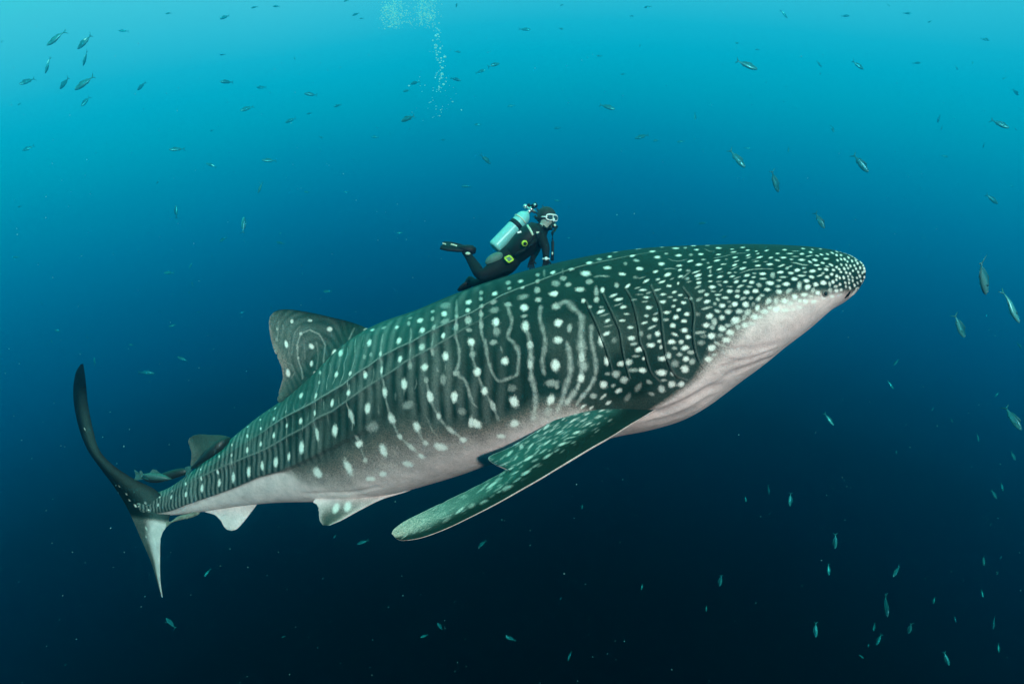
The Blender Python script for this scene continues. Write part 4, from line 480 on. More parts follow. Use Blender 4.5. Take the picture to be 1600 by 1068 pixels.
    wide = sstep(.02, .12, wv - dv)
    B = np.clip((vs[None] - dv + .03 * wide - wob[:, None] * wide) / np.maximum((wv - dv) * (1 + .10 * wide), .018), 0, 1)
    B = B * sstep(.008, .03, US)[:, None]
    # head: dark net breaks up into the white
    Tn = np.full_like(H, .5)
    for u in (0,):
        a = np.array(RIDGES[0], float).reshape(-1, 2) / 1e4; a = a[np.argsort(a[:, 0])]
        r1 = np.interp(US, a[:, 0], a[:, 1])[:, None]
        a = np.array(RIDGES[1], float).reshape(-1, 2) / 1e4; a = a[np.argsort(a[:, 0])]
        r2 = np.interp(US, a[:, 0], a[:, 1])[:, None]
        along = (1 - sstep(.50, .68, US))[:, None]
        # paler skin, partly painted sheen: above first ridge, lower half between the ridges
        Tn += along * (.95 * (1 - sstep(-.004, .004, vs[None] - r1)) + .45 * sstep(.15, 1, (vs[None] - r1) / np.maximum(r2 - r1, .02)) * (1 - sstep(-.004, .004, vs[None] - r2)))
        Tn += (.25 + .3 * (1 - sstep(.15, .45, US))[:, None]) * (1 - sstep(.15, .55, vs[None]))  # back painted paler to stand for light from above
    # faint upright bars between the columns of spots
    X = P[:, J0 - 80:, 0] * 1043 / P[:, J0 - 80:, 1] if False else P[:, J0 - 80:, 0] * 170
    x0 = np.linspace(-760, 260, 300); sp_ = np.interp(x0, [-700, -400, -200, 0, 200], [8.5, 11, 15, 19, 24])
    ph = np.cumsum((x0[1] - x0[0]) / sp_)
    wv_ = .10 * np.sin(vs[None] * 11 + US[:, None] * 31) + .07 * np.sin(vs[None] * 33 - US[:, None] * 57)
    bars = .5 + .5 * np.cos(2 * np.pi * (np.interp(X, x0, ph) + wv_))
    patch = sstep(.35, .6, .5 + .5 * np.sin(vs[None] * 9 + US[:, None] * 23) * np.cos(US[:, None] * 47 + 1.3))
    H = np.maximum(H, bars * (.12 * (1 - sstep(.15, .34, US))[:, None] + (.035 + .075 * patch) * (1 - sstep(.60, .70, US))[:, None]) * (vs[None] > .02) * (1 - np.minimum(1, B * 3)))
    br = sstep(-.1, .5, cloud(NU, len(vs), (22, 9), rg0)) * sstep(.30, .45, vs[None]) * (sstep(.25, .4, US) * (1 - sstep(.80, .9, US)))[:, None]
    B = np.maximum(B, .12 * br)
    def full(a):
        out = np.empty((NU, NV)); out[:, J0:] = a[:, 80:]
        mir = a[:, 80:][:, ::-1]; out[:, 1:J0 + 1] = mir[:, :J0] if mir.shape[1] >= J0 else 0
        out[:, 0] = a[:, -1]; out[:, J0:] = a[:, 80:]
        return out
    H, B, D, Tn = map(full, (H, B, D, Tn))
    du = np.gradient(P, axis=0); dvv = np.roll(P, -1, 1) - np.roll(P, 1, 1)
    N = np.cross(du, dvv); N /= np.linalg.norm(N, axis=2)[..., None] + 1e-9
    ctr = P.mean(1, keepdims=True); s = np.sign(((P - ctr) * N).sum(-1).mean()); N *= s
    taper = np.minimum(1, np.minimum(US / .03, (1 - US) / .03))[:, None, None]
    P = P + N * D[..., None] * taper
    Fc = grid_faces(NU, NV, wrap=True, flip=(s < 0))
    V = P.reshape(-1, 3)
    me = raw_mesh('body', V, Fc)
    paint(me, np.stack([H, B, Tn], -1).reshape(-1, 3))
    o = link('body', me, M_SKIN, shark)
    return P, N


def surf(P, N, u, v, off=0.):
    i = int(round(u * (NU - 1))); j = int(round((v + 1) / 2 * NV)) % NV
    return P[i, j] + N[i, j] * off


def loft(name, E1, E2, thick, shark, fn, nt=90, ns=40, mat_=None, round_tip=True, dens=None):
    """blade between two edges (lists of (x, y, Y)); fn(t, s, side, X, Z) -> marks, belly, tone"""
    A = np.array([at(*p) for p in E1]); B = np.array([at(*p) for p in E2])
    k = np.linspace(0, 1, len(A)); t = np.linspace(0, 1, nt)
    a = hermite(k, A, t); b = hermite(k, B, t)
    er = np.random.default_rng(len(name) + nt)
    def fray(n_): return np.interp(t, np.linspace(0, 1, n_), er.normal(0, 1, n_))
    nick = sum(-er.uniform(.5, 1.2) * np.exp(-((t - c) / .008) ** 2) for c in er.uniform(.3, .92, 4))
    b = b + (b - a) * ((.005 * fray(14) + .003 * fray(60) + .022 * nick) * sstep(.12, .3, t) * (1 - sstep(.9, 1, t)))[:, None]
    s = (1 - np.cos(np.linspace(0, np.pi, ns))) / 2
    mid = a[:, None] * (1 - s[None, :, None]) + b[:, None] * s[None, :, None]
    ch = b - a; sp = np.gradient((a + b) / 2, axis=0)
    n = np.cross(ch, sp); n /= np.linalg.norm(n, axis=1)[:, None] + 1e-9
    if n[nt // 2, 1] > 0: n = -n                    # towards the viewer
    chord = np.linalg.norm(ch, axis=1)
    th = np.minimum(thick, chord * .22) * (1 - .55 * t) * np.sqrt(np.clip((1 - t) / .05, .05, 1))
    if name == 'dorsal_fin': th = th * (1 + 2.6 * np.exp(-(t / .16) ** 2))
    prof = (s ** .42) * (1 - s) ** .85 * 1.6
    off = th[:, None] * prof[None] / 2
    top = mid + n[:, None] * off[..., None]; bot = mid - n[:, None] * off[..., None]
    ring = np.concatenate([top, bot[:, ::-1][:, 1:-1]], 1)
    nv = ring.shape[1]
    S_ = np.r_[s, s[::-1][1:-1]]; side = np.r_[np.ones(ns), -np.ones(ns - 2)]
    T2, S2 = np.meshgrid(t, S_, indexing='ij'); SD = np.broadcast_to(side[None], T2.shape)
    V = ring.reshape(-1, 3)
    Fc = [tuple(f) for f in grid_faces(nt, nv, wrap=True)]
    me = bpy.data.meshes.new(name)
    Fc.append(tuple(range(nv))[::-1]); Fc.append(tuple((nt - 1) * nv + j for j in range(nv)))
    me.from_pydata(V.tolist(), [], Fc)
    me.polygons.foreach_set('use_smooth', [True] * len(me.polygons)); me.update()
    h, be, to = fn(T2, S2, SD, ring[..., 0], ring[..., 2])
    paint(me, np.stack(np.broadcast_arrays(h, be, to), -1).reshape(-1, 3))
    return link(name, me, mat_ or M_SKIN, shark)


def marks(spots, X, Z, soft=1.25, hard=.45):
    H = np.zeros_like(X)
    for x, z, rx, rz, rot, amp in spots:
        c, s = math.cos(R(rot)), math.sin(R(rot))
        dx = X * 1000 - x; dz = -(Z * 1000 - z)
        r = np.sqrt(((c * dx + s * dz) / max(rx, 5)) ** 2 + ((-s * dx + c * dz) / max(rz, 4)) ** 2)
        H = np.maximum(H, amp / 100. * (1 - sstep(hard, soft, r)))
    return H


def streaks(lines, X, Z):
    H = np.zeros_like(X)
    for flat, r, amp in lines:
        q = np.array(flat, float).reshape(-1, 2)
        d = np.full(X.shape, 1e9)
        for (x1, z1), (x2, z2) in zip(q[:-1], q[1:]):
            L = (x2 - x1) ** 2 + (z2 - z1) ** 2 + 1e-6
            t = np.clip(((X * 1000 - x1) * (x2 - x1) + (Z * 1000 - z1) * (z2 - z1)) / L, 0, 1)
            d = np.minimum(d, np.hypot(X * 1000 - x1 - t * (x2 - x1), Z * 1000 - z1 - t * (z2 - z1)))
        H = np.maximum(H, amp / 100. * (1 - sstep(.3, 1.5, d / max(r, 7))))
    return H


def make_shark():
    sh = empty('whale_shark', tuple((ST[13, :3] + ST[13, 3:6]) / 2))
    tag(sh, 'huge dark whale shark with white spots and stripes and a pale belly', 'shark')
    P, N = make_body(sh)
    # gill slits: dark strips painted in as the shade inside the grooves
    for g in GILLS:
        q = np.array(g, float).reshape(-1, 2) / 1e4
        for sgn in (1, -1):
            m = MB(); pts = [surf(P, N, u, v * sgn, .0020) for u, v in q[::2]]
            k = len(pts); m.tube(pts, [.0029 * min(1, .25 + 4 * min(i, k - 1 - i) / k) for i in range(k)], 6)
            m.build('gill_slit', M_SLIT, sh)
    # eyes and nostrils
    for sgn in (1, -1):
        u, v = EYE
        e = MB().ball(surf(P, N, u, v * sgn, .0), .014, 16, 10).build('eye', M_EYE, sh)
        m = MB(); c = surf(P, N, u, v * sgn, .004)
        i = int(u * (NU - 1)); j = int((v * sgn + 1) / 2 * NV) % NV
        nn = N[i, j]; a = np.cross(nn, (0, 0, 1)); a /= np.linalg.norm(a); b = np.cross(nn, a)
        m.tube([c + .018 * (a * math.cos(t) + b * math.sin(t)) for t in np.linspace(0, 2 * math.pi, 20)], .005, 6, cap=False)
        m.build('eye_rim', mat('eye_rim_skin', (.16, .15, .14), .5), e)
        u, v = NOS
        pts = [surf(P, N, u + d * .5, v * sgn + d2, .002) for d, d2 in ((-.004, .05), (-.001, .02), (.002, -.01), (.0045, -.045))]
        m = MB().tube(pts[:3], [.004, .011, .005], 8); no = m.build('nostril', M_SLIT, sh)
        pts = [surf(P, N, u + .005 + d, v * sgn + d2, .004) for d, d2 in ((-.003, .06), (.001, .03), (.003, 0), (.002, -.03))]
        MB().tube(pts, [.004, .009, .008, .003], 8).build('nostril_flap', mat('nostril_flap_skin', (.62, .58, .54), .5), no)
    # mouth line under the snout
    # ---- dorsal fin
    Yd = 6.26
    def f_dorsal(t, s, sd, X, Z):
        h = np.maximum(marks(FIN_SPOTS, X, Z), .65 * streaks(FIN_LINES, X, Z))
        d = np.hypot(X - (494 - 800) * 6.26 / 1043, (Z - (534 - 560) * 6.26 / 1043) * .75)
        h = np.maximum(h, .065 * (.5 + .5 * np.cos(2 * np.pi * d / .058 + 1.5 * np.sin(X * 13 + 3 * Z) + 1.3 * np.sin(Z * 17 - 4 * X))) * (.45 + .55 * np.sin(X * 9 + 1) ** 2) * sstep(.12, .35, t))
        edge = np.exp(-s / .07) * sstep(.1, .3, t)
        return h * (1 - edge), .17 * sstep(.02, .5, s) * sstep(.22, .55, t) + .16 * sstep(.75, 1, s) * sstep(.15, .3, t), 1.0 - .8 * edge
    loft('dorsal_fin', [(600, 545, Yd - .15), (588, 522, Yd - .15), (570, 511, Yd - .1), (545, 502, Yd), (520, 496, Yd), (495, 490, Yd), (470, 485.5, Yd), (450, 483, Yd), (436, 484, Yd), (428, 487, Yd)],
         [(500, 600, Yd + .15), (470, 616, Yd + .15), (437, 628, Yd + .12), (436, 612, Yd + .1), (442, 588, Yd + .05), (437, 568, Yd), (428, 546, Yd), (422, 524, Yd), (420, 505, Yd), (422, 494, Yd)],
         .11, sh, f_dorsal, 220, 150)
    # ---- second dorsal
    Y2 = 6.86
    rg = np.random.default_rng(2)
    def f_small(t, s, sd, X, Z): return .02 + .06 * sstep(.6, 1, s) + 0 * X, .03 * s, 1.0 - .3 * t
    loft('second_dorsal_fin', [(375, 700, Y2 - .05), (366, 687, Y2 - .03), (350, 680, Y2), (330, 679, Y2), (312, 678, Y2), (302, 680, Y2)],
         [(325, 735, Y2 + .05), (300, 729, Y2 + .05), (299, 712, Y2), (297, 699, Y2), (294, 690, Y2), (296, 684, Y2)],
         .06, sh, f_small, 60, 30)
    # ---- anal fin
    def f_pale(t, s, sd, X, Z): return .15 * sstep(.75, 1, s) + 0 * X, 1 - .25 * sstep(.7, 1, t), .5
    loft('anal_fin', [(408, 778, 6.85), (399, 791, 6.85), (387, 807, 6.85), (378, 818, 6.85), (370, 826, 6.85), (362, 828.5, 6.85)],
         [(335, 785, 7.0), (318, 797, 7.0), (336, 804, 6.95), (345, 813, 6.9), (350, 822, 6.88), (355, 827, 6.86)], .06, sh, f_pale, 70, 40)
    # ---- pelvic fins
    PV = [(-1738 * .0 + (525 - 800) * 6.05 / 1.043, (534 - 793) * 6.05 / 1.043, 36, 42, 25, 100), ((545 - 800) * 6.05 / 1.043, (534 - 789) * 6.05 / 1.043, 42, 40, 0, 100)]
    def f_pelvic(t, s, sd, X, Z):
        return marks(PV, X, Z) * (sd > 0), np.clip(1.0 - .75 * sstep(.25, .8, t) * (1 - .8 * np.abs(2 * s - 1) ** 3), 0, 1), .5
    for dy, k in ((0, 1), (.62, 0)):
        loft('pelvic_fin', [(672, 748 - 6 * dy, 6.0 + dy), (640, 765.5 - 12 * dy, 6.0 + dy), (600, 778 - 20 * dy, 5.98 + dy), (565, 795 - 42 * dy, 5.95 + dy), (535, 811.5 - 60 * dy, 5.92 + dy), (514, 820.5 - 70 * dy, 5.9 + dy)],
             [(515, 765, 6.25 + dy), (491, 781, 6.2 + dy), (496, 790 - 20 * dy, 6.15 + dy), (498.5, 800 - 40 * dy, 6.1 + dy), (499, 811 - 60 * dy, 6.05 + dy), (504, 819.5 - 70 * dy, 6.0 + dy)], .07, sh, f_pelvic, 110, 60)
    # ---- pectoral fins
    rg = random.Random(8)
    extra = []
    for _ in range(340):
        t = rg.random(); x = 960 - 320 * t; y = 640 + 190 * t + rg.uniform(-40, 30); k = 4.6 / 1043
        extra.append([(x - 800) * k * 1000, (534 - y) * k * 1000, rg.uniform(12, 34), rg.uniform(3, 6), rg.uniform(-36, -24), rg.uniform(12, 38)])
    def f_pec(t, s, sd, X, Z):
        h = np.maximum(marks([[a, b, c * 1.25, d * .75, e, f] for a, b, c, d, e, f in PEC_SPOTS], X, Z), marks(extra, X, Z)) * sstep(.14, .30, s + .12 * (t > .9)) * (.78 - .28 * sstep(.4, 1, t))
        h = np.maximum(h, .45 * sstep(.97, 1, s))
        bel = np.where(sd < 0, .8, np.where(s < .008, .8, 0.))
        bel = np.maximum(bel, np.where(sd > 0, .34 * sstep(.60, .95, t) * sstep(.12, .4, s), 0))
        return h * (sd > 0) * (s >= .008), bel, .5 + (1.6 * sstep(.2, .55, s) - .15) * (sd > 0)
    E1 = [(1085, 585, 4.95), (1045, 626, 4.80), (1012, 648, 4.72), (985, 664, 4.66), (955, 683, 4.60), (925, 700, 4.56), (895, 718, 4.52), (870, 733, 4.49), (846, 747.5, 4.46), (815, 765, 4.43), (776, 787, 4.40), (735, 808, 4.37), (697, 826, 4.34), (660, 839.5, 4.31), (632, 844, 4.3), (620, 842, 4.3)]
    E2 = [(985, 560, 5.15), (945, 590, 5.02), (915, 614, 4.93), (885, 640, 4.90), (850, 666, 4.90), (815, 688, 4.90), (785, 703, 4.90), (763, 714.5, 4.88), (774, 726, 4.82), (790, 733, 4.75), (752, 755, 4.68), (712, 775, 4.6), (672, 794, 4.52), (637, 811, 4.44), (617, 825, 4.36), (612, 833, 4.32)]
    loft('pectoral_fin', E1, E2, .085, sh, f_pec, 420, 130)
    def far(e): return [(x + 15, y - 20 - 8.5 * i, 5.55 + (5.0 - Y) * 1.6) for i, (x, y, Y) in enumerate(e)]
    loft('pectoral_fin', far(E1), far(E2), .085, sh, f_pec, 120, 40)
    # ---- tail fin
    Lp = [(126, 569, 7.2), (119, 581, 7.24), (115, 606, 7.30), (117, 636, 7.36), (126, 674, 7.42), (139, 704, 7.46), (157, 730, 7.48), (176, 756, 7.48), (194, 784, 7.46), (207, 810, 7.46), (221, 842, 7.46), (236, 876, 7.42), (245, 906, 7.38), (252, 932, 7.35)]
    Rp = [(130, 568, 7.18), (133, 587, 7.18), (135, 606, 7.20), (138, 634, 7.22), (147, 677, 7.24), (157, 705, 7.24), (178, 727, 7.22), (210, 748, 7.20), (246, 768, 7.18), (266, 804, 7.18), (252, 838, 7.22), (250, 868, 7.25), (250.5, 904, 7.3), (254, 932, 7.33)]
    TS = [[(x - 800) * 7.3 / 1.043, (534 - y) * 7.3 / 1.043, rx, ry, r, a] for x, y, rx, ry, r, a in
          ((132, 670, 10, 16, -30, 70), (206, 792, 14, 22, -35, 90), (216, 791, 14, 16, 0, 90), (191, 774, 10, 14, -30, 70), (224, 827, 12, 24, -25, 90), (223, 841, 12, 14, -25, 80), (195, 784, 10, 10, 0, 70), (179, 762, 9, 11, 0, 60), (228, 785, 12, 16, 0, 85), (233, 797, 14, 20, 0, 90))]
    def f_tail(t, s, sd, X, Z):
        z = (534 - Z * 1043 / 7.3)
        low = sstep(806, 816, z)
        be = low * (.25 + .75 * sstep(.25, .6, s))
        cen = np.exp(-((s - .72) / .26) ** 2) * sstep(.12, .35, t)  # lit centre of the blade painted into tone and pale marking
        pale = .05 * cen
        return np.maximum(marks(TS, X, Z), pale), be, .5 * low + (1 - low) * (.15 + .70 * cen)
    loft('tail_fin', Lp, Rp, .07, sh, f_tail, 240, 60)
    return sh, P, N


shark, BODY_P, BODY_N = make_shark()

# ---------------------------------------------------------------- remoras riding with the shark
def spindle(pts, hts, wds, seg=14):
    """fish-like body through 3-D points; heights and widths per point"""
    pts = [np.array(p, float) for p in pts]; V = []; Fc = []; n = len(pts)
    for i, p in enumerate(pts):
        d = pts[min(i + 1, n - 1)] - pts[max(i - 1, 0)]; d /= np.linalg.norm(d)
        side = np.cross(d, (0, 0, 1.)); side /= np.linalg.norm(side) + 1e-9; up = np.cross(side, d)
        for k in range(seg):
            t = 2 * math.pi * k / seg
            V.append(p + up * hts[i] * math.cos(t) + side * wds[i] * math.sin(t))
    for i in range(n - 1):
        for k in range(seg): Fc.append((i * seg + k, i * seg + (k + 1) % seg, (i + 1) * seg + (k + 1) % seg, (i + 1) * seg + k))
    Fc += [tuple(range(seg))[::-1], tuple((n - 1) * seg + k for k in range(seg))]
    return V, Fc


def remora(path, h, label, m_body, m_tail, fin_up=.03, grp='remoras riding with the whale shark'):
    P = hermite(np.linspace(0, 1, len(path)), np.array([at(*p) for p in path]), np.linspace(0, 1, 22))
    t = np.linspace(0, 1, 22)
    prof = np.interp(t, [0, .04, .12, .3, .55, .8, .94, 1], [.25, .6, .85, 1, .92, .55, .28, .22])
    root = empty('remora', tuple(P[8])); tag(root, label, 'fish', grp)
    V, Fc = spindle(P, prof * h, prof * h * .7)
    m = MB(); m.add(V, Fc); b = m.build('body', m_body, root)
    d = P[-1] - P[-3]; d /= np.linalg.norm(d); up = np.array([0, 0, 1.]); L = h * 2.2
    m = MB(); e = P[-1]
    m.slab([e - d * .01 + up * h * .3, e + d * L * .5 + up * h * .9, e + d * L + up * h * 1.25, e + d * L * .8, e + d * L - up * h * 1.15, e + d * L * .5 - up * h * .8, e - d * .01 - up * h * .3], (0, .006, 0))
    m.build('tail_fin', m_tail, root, smooth=False)
    q = P[11:19]; m = MB()
    loop = [p + up * prof[11 + i] * h * .8 for i, p in enumerate(q)]
    m.slab(loop + [p + up * (prof[11 + i] * h * .8 + fin_up * math.sin(.35 + i * .38)) for i, p in list(enumerate(q))[::-1]], (0, .005, 0))
    m.build('dorsal_fin', m_body, root, smooth=False)
    q = P[6:9]; s = np.array([0, -1., 0])
    m = MB(); m.slab([q[0] + s * h * .6, q[1] + s * h * .7 - up * h * .5, q[2] + s * h * .9 - up * h * 1.1, q[2] + s * h * .7 - up * h * .2], (0, .006, 0))
    m.build('pectoral_fin', m_body, root, smooth=False)
    m = MB(); m.ball(P[2] + s * h * .5 + up * h * .15, h * .13, 8, 6); m.build('eye', M_EYE, root)
    return root


remora([(358, 684, 6.56), (345, 694, 6.50), (330, 706, 6.5), (315, 718, 6.54), (299, 731, 6.6)], .050,
       'black remora lying along the base of the small rear dorsal fin', M_REMORA, M_REMORA_TAIL)
remora([(294, 735, 6.98), (280, 738, 6.98), (262, 743, 7.0), (245, 748, 7.02), (232, 749, 7.04), (222, 746, 7.06)], .047,
       'dark remora with a speckled tail resting above the tail stalk', M_REMORA, M_REMORA_TAIL)
remora([(312, 800, 7.0), (300, 804, 7.0), (288, 807, 7.0), (276, 811, 7.0), (266, 816, 7.0)], .026,
       'slim mottled remora hanging under the tail stalk by the tail fin', M_REMORA_PALE, M_REMORA_PALE, .012)
# speckled patch on the back of the second remora
sp = empty('speckled_fish', tuple(at(240, 744, 6.96))); tag(sp, 'pale speckled fish nestled at the foot of the tail fin', 'fish', 'remoras riding with the whale shark')
V, Fc = spindle([at(x, y, 6.96) for x, y in ((268, 748), (258, 746), (246, 744), (236, 743), (229, 742), (224, 741))], [.006, .026, .040, .036, .020, .010], [.01, .03, .035, .03, .015, .006])
m = MB(); m.add(V, Fc); m.build('body', M_REMORA_TAIL, sp)
m = MB(); e = at(225, 741, 6.96); m.slab([e, e + (-.03, 0, .045), e + (-.05, 0, .03), e + (-.035, 0, 0), e + (-.05, 0, -.03), e + (-.03, 0, -.04)], (0, .006, 0)); m.build('tail_fin', M_REMORA_TAIL, sp, smooth=False)
m = MB(); e = at(240, 739, 6.96); m.slab([e + (.07, 0, 0), e + (.03, 0, .035), e + (-.01, 0, .042), e + (-.03, 0, .02), e + (-.04, 0, 0)], (0, .005, 0)); m.build('dorsal_fin', M_REMORA_TAIL, sp, smooth=False)


# ---------------------------------------------------------------- the diver
def make_diver():
    Y = 7.15
    def p(x, y, dy=0.): return at(x, y, Y + dy)
    root = empty('person', tuple(p(820, 375)))
    tag(root, 'scuba diver in a black wetsuit swimming above the shark with a pale air tank', 'person')
    # one skeleton, one continuous body
    J = {
        'pelvis': (p(790, 407), .125), 'waist': (p(806, 392), .115), 'chest': (p(825, 375, -.02), .150), 'upper': (p(840, 364, -.03), .120),
        'neck': (p(850, 357, -.04), .055), 'head': (p(856, 343, -.05), .088), 'crown': (p(857, 333, -.05), .082), 'jaw': (p(862, 350, -.10), .052),
        'sh_n': (p(846, 371, -.19), .062), 'el_n': (p(853, 388, -.27), .046), 'wr_n': (p(853, 404, -.30), .030), 'pa_n': (p(853, 409, -.31), .028),
        'sh_f': (p(842, 372, .12), .060), 'el_f': (p(838, 391, .10), .046), 'wr_f': (p(832, 404, -.02), .030), 'pa_f': (p(830, 409, -.06), .028),
        'hip_n': (p(784, 412, -.10), .105), 'kn_n': (p(752, 432, -.20), .072), 'an_n': (p(732, 400, -.02), .044), 'he_n': (p(728, 394, .0), .042), 'to_n': (p(722, 392, .0), .03),
        'hip_f': (p(786, 418, .10), .105), 'kn_f': (p(757, 441, .02), .070), 'an_f': (p(737, 441, .20), .044), 'he_f': (p(730, 441, .24), .04), 'to_f': (p(727, 446, .24), .03),
        'thi_n': (p(769, 422, -.16), .095), 'thi_f': (p(772, 431, .06), .092), 'cal_n': (p(743, 417, -.12), .062), 'cal_f': (p(747, 443, .12), .058),
    }
    E = [('pelvis', 'waist'), ('waist', 'chest'), ('chest', 'upper'), ('upper', 'neck'), ('neck', 'head'), ('head', 'crown'), ('head', 'jaw'),
         ('upper', 'sh_n'), ('sh_n', 'el_n'), ('el_n', 'wr_n'), ('wr_n', 'pa_n'), ('upper', 'sh_f'), ('sh_f', 'el_f'), ('el_f', 'wr_f'), ('wr_f', 'pa_f'),
         ('pelvis', 'hip_n'), ('hip_n', 'thi_n'), ('thi_n', 'kn_n'), ('kn_n', 'cal_n'), ('cal_n', 'an_n'), ('an_n', 'he_n'), ('he_n', 'to_n'),
         ('pelvis', 'hip_f'), ('hip_f', 'thi_f'), ('thi_f', 'kn_f'), ('kn_f', 'cal_f'), ('cal_f', 'an_f'), ('an_f', 'he_f'), ('he_f', 'to_f')]
    for sfx, sg in (('n', -1), ('f', 1)):
        c = J['pa_' + sfx][0]
        for k, (dx, dz) in enumerate(((-.032, -.045), (-.012, -.068), (.010, -.072), (.030, -.060))):
            a = c + np.array([dx * .8, 0, -.020]); b = c + np.array([dx, -.012, dz]); t = c + np.array([dx * 1.05, -.03, dz - .022])
            J['f%s%da' % (sfx, k)] = (a, .0095); J['f%s%db' % (sfx, k)] = (b, .0085); J['f%s%dc' % (sfx, k)] = (t, .007)
            E += [('pa_' + sfx, 'f%s%da' % (sfx, k)), ('f%s%da' % (sfx, k), 'f%s%db' % (sfx, k)), ('f%s%db' % (sfx, k), 'f%s%dc' % (sfx, k))]
        J['t%sa' % sfx] = (c + np.array([.036, -.02, -.004]), .010); J['t%sb' % sfx] = (c + np.array([.052, -.035, -.030]), .008)
        E += [('pa_' + sfx, 't%sa' % sfx), ('t%sa' % sfx, 't%sb' % sfx)]
    keys = list(J); idx = {k: i for i, k in enumerate(keys)}
    me = bpy.data.meshes.new('body'); me.from_pydata([tuple(J[k][0]) for k in keys], [(idx[a], idx[b]) for a, b in E], []); me.update()
    tmp = bpy.data.objects.new('body_tmp', me); col.objects.link(tmp)
    sk = tmp.modifiers.new('skin', 'SKIN'); sk.use_smooth_shade = True
    for i, k in enumerate(keys):
        v = me.skin_vertices[0].data[i]; v.radius = (J[k][1], J[k][1]); v.use_root = (k == 'pelvis')
    sb = tmp.modifiers.new('sub', 'SUBSURF'); sb.levels = 2; sb.render_levels = 2
    dg = bpy.context.evaluated_depsgraph_get(); dg.update()
    out = bpy.data.meshes.new_from_object(tmp.evaluated_get(dg))
    out.name = 'body'
    bpy.data.objects.remove(tmp)
    out.materials.clear(); out.materials.append(M_SUIT); out.materials.append(M_FACE)
    hc = J['head'][0]; fwd = np.array([.55, -.80, -.15]); fwd /= np.linalg.norm(fwd)
    for f in out.polygons:
        c = np.array(f.center) - hc
        if np.linalg.norm(c) < .15 and c @ fwd > -.01 and c[2] > -.10 and c[2] < .055: f.material_index = 1
    link('body', out, None, root)
    up = np.array([.05, -.05, 1.]); up /= np.linalg.norm(up); sd = np.cross(fwd, up)
    ax = (sd, fwd, up)
    # nose and ears under the mask
    m = MB(); m.ball(hc + fwd * .088 + up * .0, (.014, .02, .024), 10, 8, ax); m.build('nose', M_FACE, root)
    # hair / hood over the crown, drifting back
    m = MB(); m.ball(hc + up * .040 - fwd * .024, (.098, .108, .098), 20, 14, ax)
    rnd = random.Random(5)
    for k in range(26):
        a = hc + up * rnd.uniform(.0, .10) - fwd * rnd.uniform(.03, .08) + sd * rnd.uniform(-.07, .07)
        d = -fwd * .05 + up * rnd.uniform(-.02, .035) + sd * rnd.uniform(-.03, .03)
        m.tube([a, a + d * .8, a + d * 1.6 + up * rnd.uniform(-.01, .02)], [.014, .010, .002], 5)
    m.build('hair', M_HAIR, root)
    # mask: white skirt ring, two panes
    mc = hc + fwd * .088 + up * .020
    m = MB()
    def rim(t):
        x = .072 * np.sign(math.cos(t)) * abs(math.cos(t)) ** .6; z = .031 * np.sign(math.sin(t)) * abs(math.sin(t)) ** .6
        if z < 0: z *= 1 - .45 * math.exp(-(x / .018) ** 2)
        return mc + sd * x + up * z - fwd * (x / .072) ** 2 * .022
    m.tube([rim(t) for t in np.linspace(0, 2 * math.pi, 40)], .0085, 7, cap=False)
    m.tube([rim(math.pi / 2), mc, mc - up * .014], [.006, .005, .006], 6)
    m.ball(mc - up * .022 + fwd * .012, (.013, .016, .022), 10, 8, ax)
    m.tube([mc + sd * .068 - fwd * .01, mc + sd * .088 - fwd * .06, mc + sd * .085 - fwd * .12], .007, 6)
    m.tube([mc - sd * .068 - fwd * .01, mc - sd * .088 - fwd * .06, mc - sd * .085 - fwd * .12], .007, 6)
    mask = m.build('dive_mask', M_WHITE, root)
    for s in (-1, 1):
        c = mc + sd * .033 * s - fwd * .001
        L = [c + sd * .030 * math.cos(t) + up * .024 * math.sin(t) for t in np.linspace(0, 2 * math.pi, 18, endpoint=False)]
        MB().slab(L, fwd * .006).build('lens', M_LENS, mask, smooth=False).location = -np.array(root.location) * 0
    # fix: lens is a sub-part of the mask, whose own origin already sits at the world origin
    # regulator
    rc = hc + fwd * .105 - up * .058
    m = MB(); m.ball(rc, (.034, .026, .030), 14, 10, ax); m.tube([rc - fwd * .03, rc - fwd * .005], .018, 8)
    m.tube([rc - sd * .05 - up * .012, rc + sd * .05 - up * .012], .013, 8)
    reg = m.build('regulator', M_RUBBER, root)
    MB().ball(rc + fwd * .024, (.016, .005, .014), 12, 8, ax).build('purge_button', M_STRAP, reg)
    # hoses
    m = MB(); h0 = p(836, 338, .10)
    m.tube([h0, p(845, 349, -.02), p(853, 357, -.18), p(862, 358, -.28), rc + sd * .03], .013, 8); m.build('hose', M_RUBBER, root)
    m = MB(); m.tube([rc - sd * .04 - up * .02, p(863, 364, -.22), p(863.5, 378, -.24), p(863.5, 392, -.25), p(863, 407, -.25)], [.012, .014, .016, .014, .015], 8); m.build('hose', M_RUBBER, root)
    MB().tube([p(863, 394, -.268), p(863, 398, -.268)], .008, 8).build('hose_clip', M_STRAP, root)
    # tank on the back
    a, b = p(772, 387, .0), p(825, 332, .08); d = (b - a) / np.linalg.norm(b - a); r = .078
    L = np.linalg.norm(b - a)
    ts = [0, .006, .03, .06, .62, .80, .86, .91, .95, .98, 1.0]
    rs = [r * .55, r * .85, r * .97, r, r, r, r * .96, r * .84, r * .62, r * .40, r * .25]
    m = MB(); m.tube([a + d * L * t for t in ts], rs, 28); tk = m.build('air_tank', M_TANK, root)
    m = MB(); m.tube([b - d * .01, b + d * .05], .022, 12); m.tube([b + d * .045 + np.array([-.05, 0, .03]), b + d * .045 + np.array([.055, 0, -.03])], .017, 10)
    m.ball(b + d * .045 + np.array([-.06, 0, .035]), .026, 12, 8); m.ball(b + d * .05, .032, 12, 8)
    m.build('valve', M_STEEL, tk)
    m = MB(); e = b + d * .055
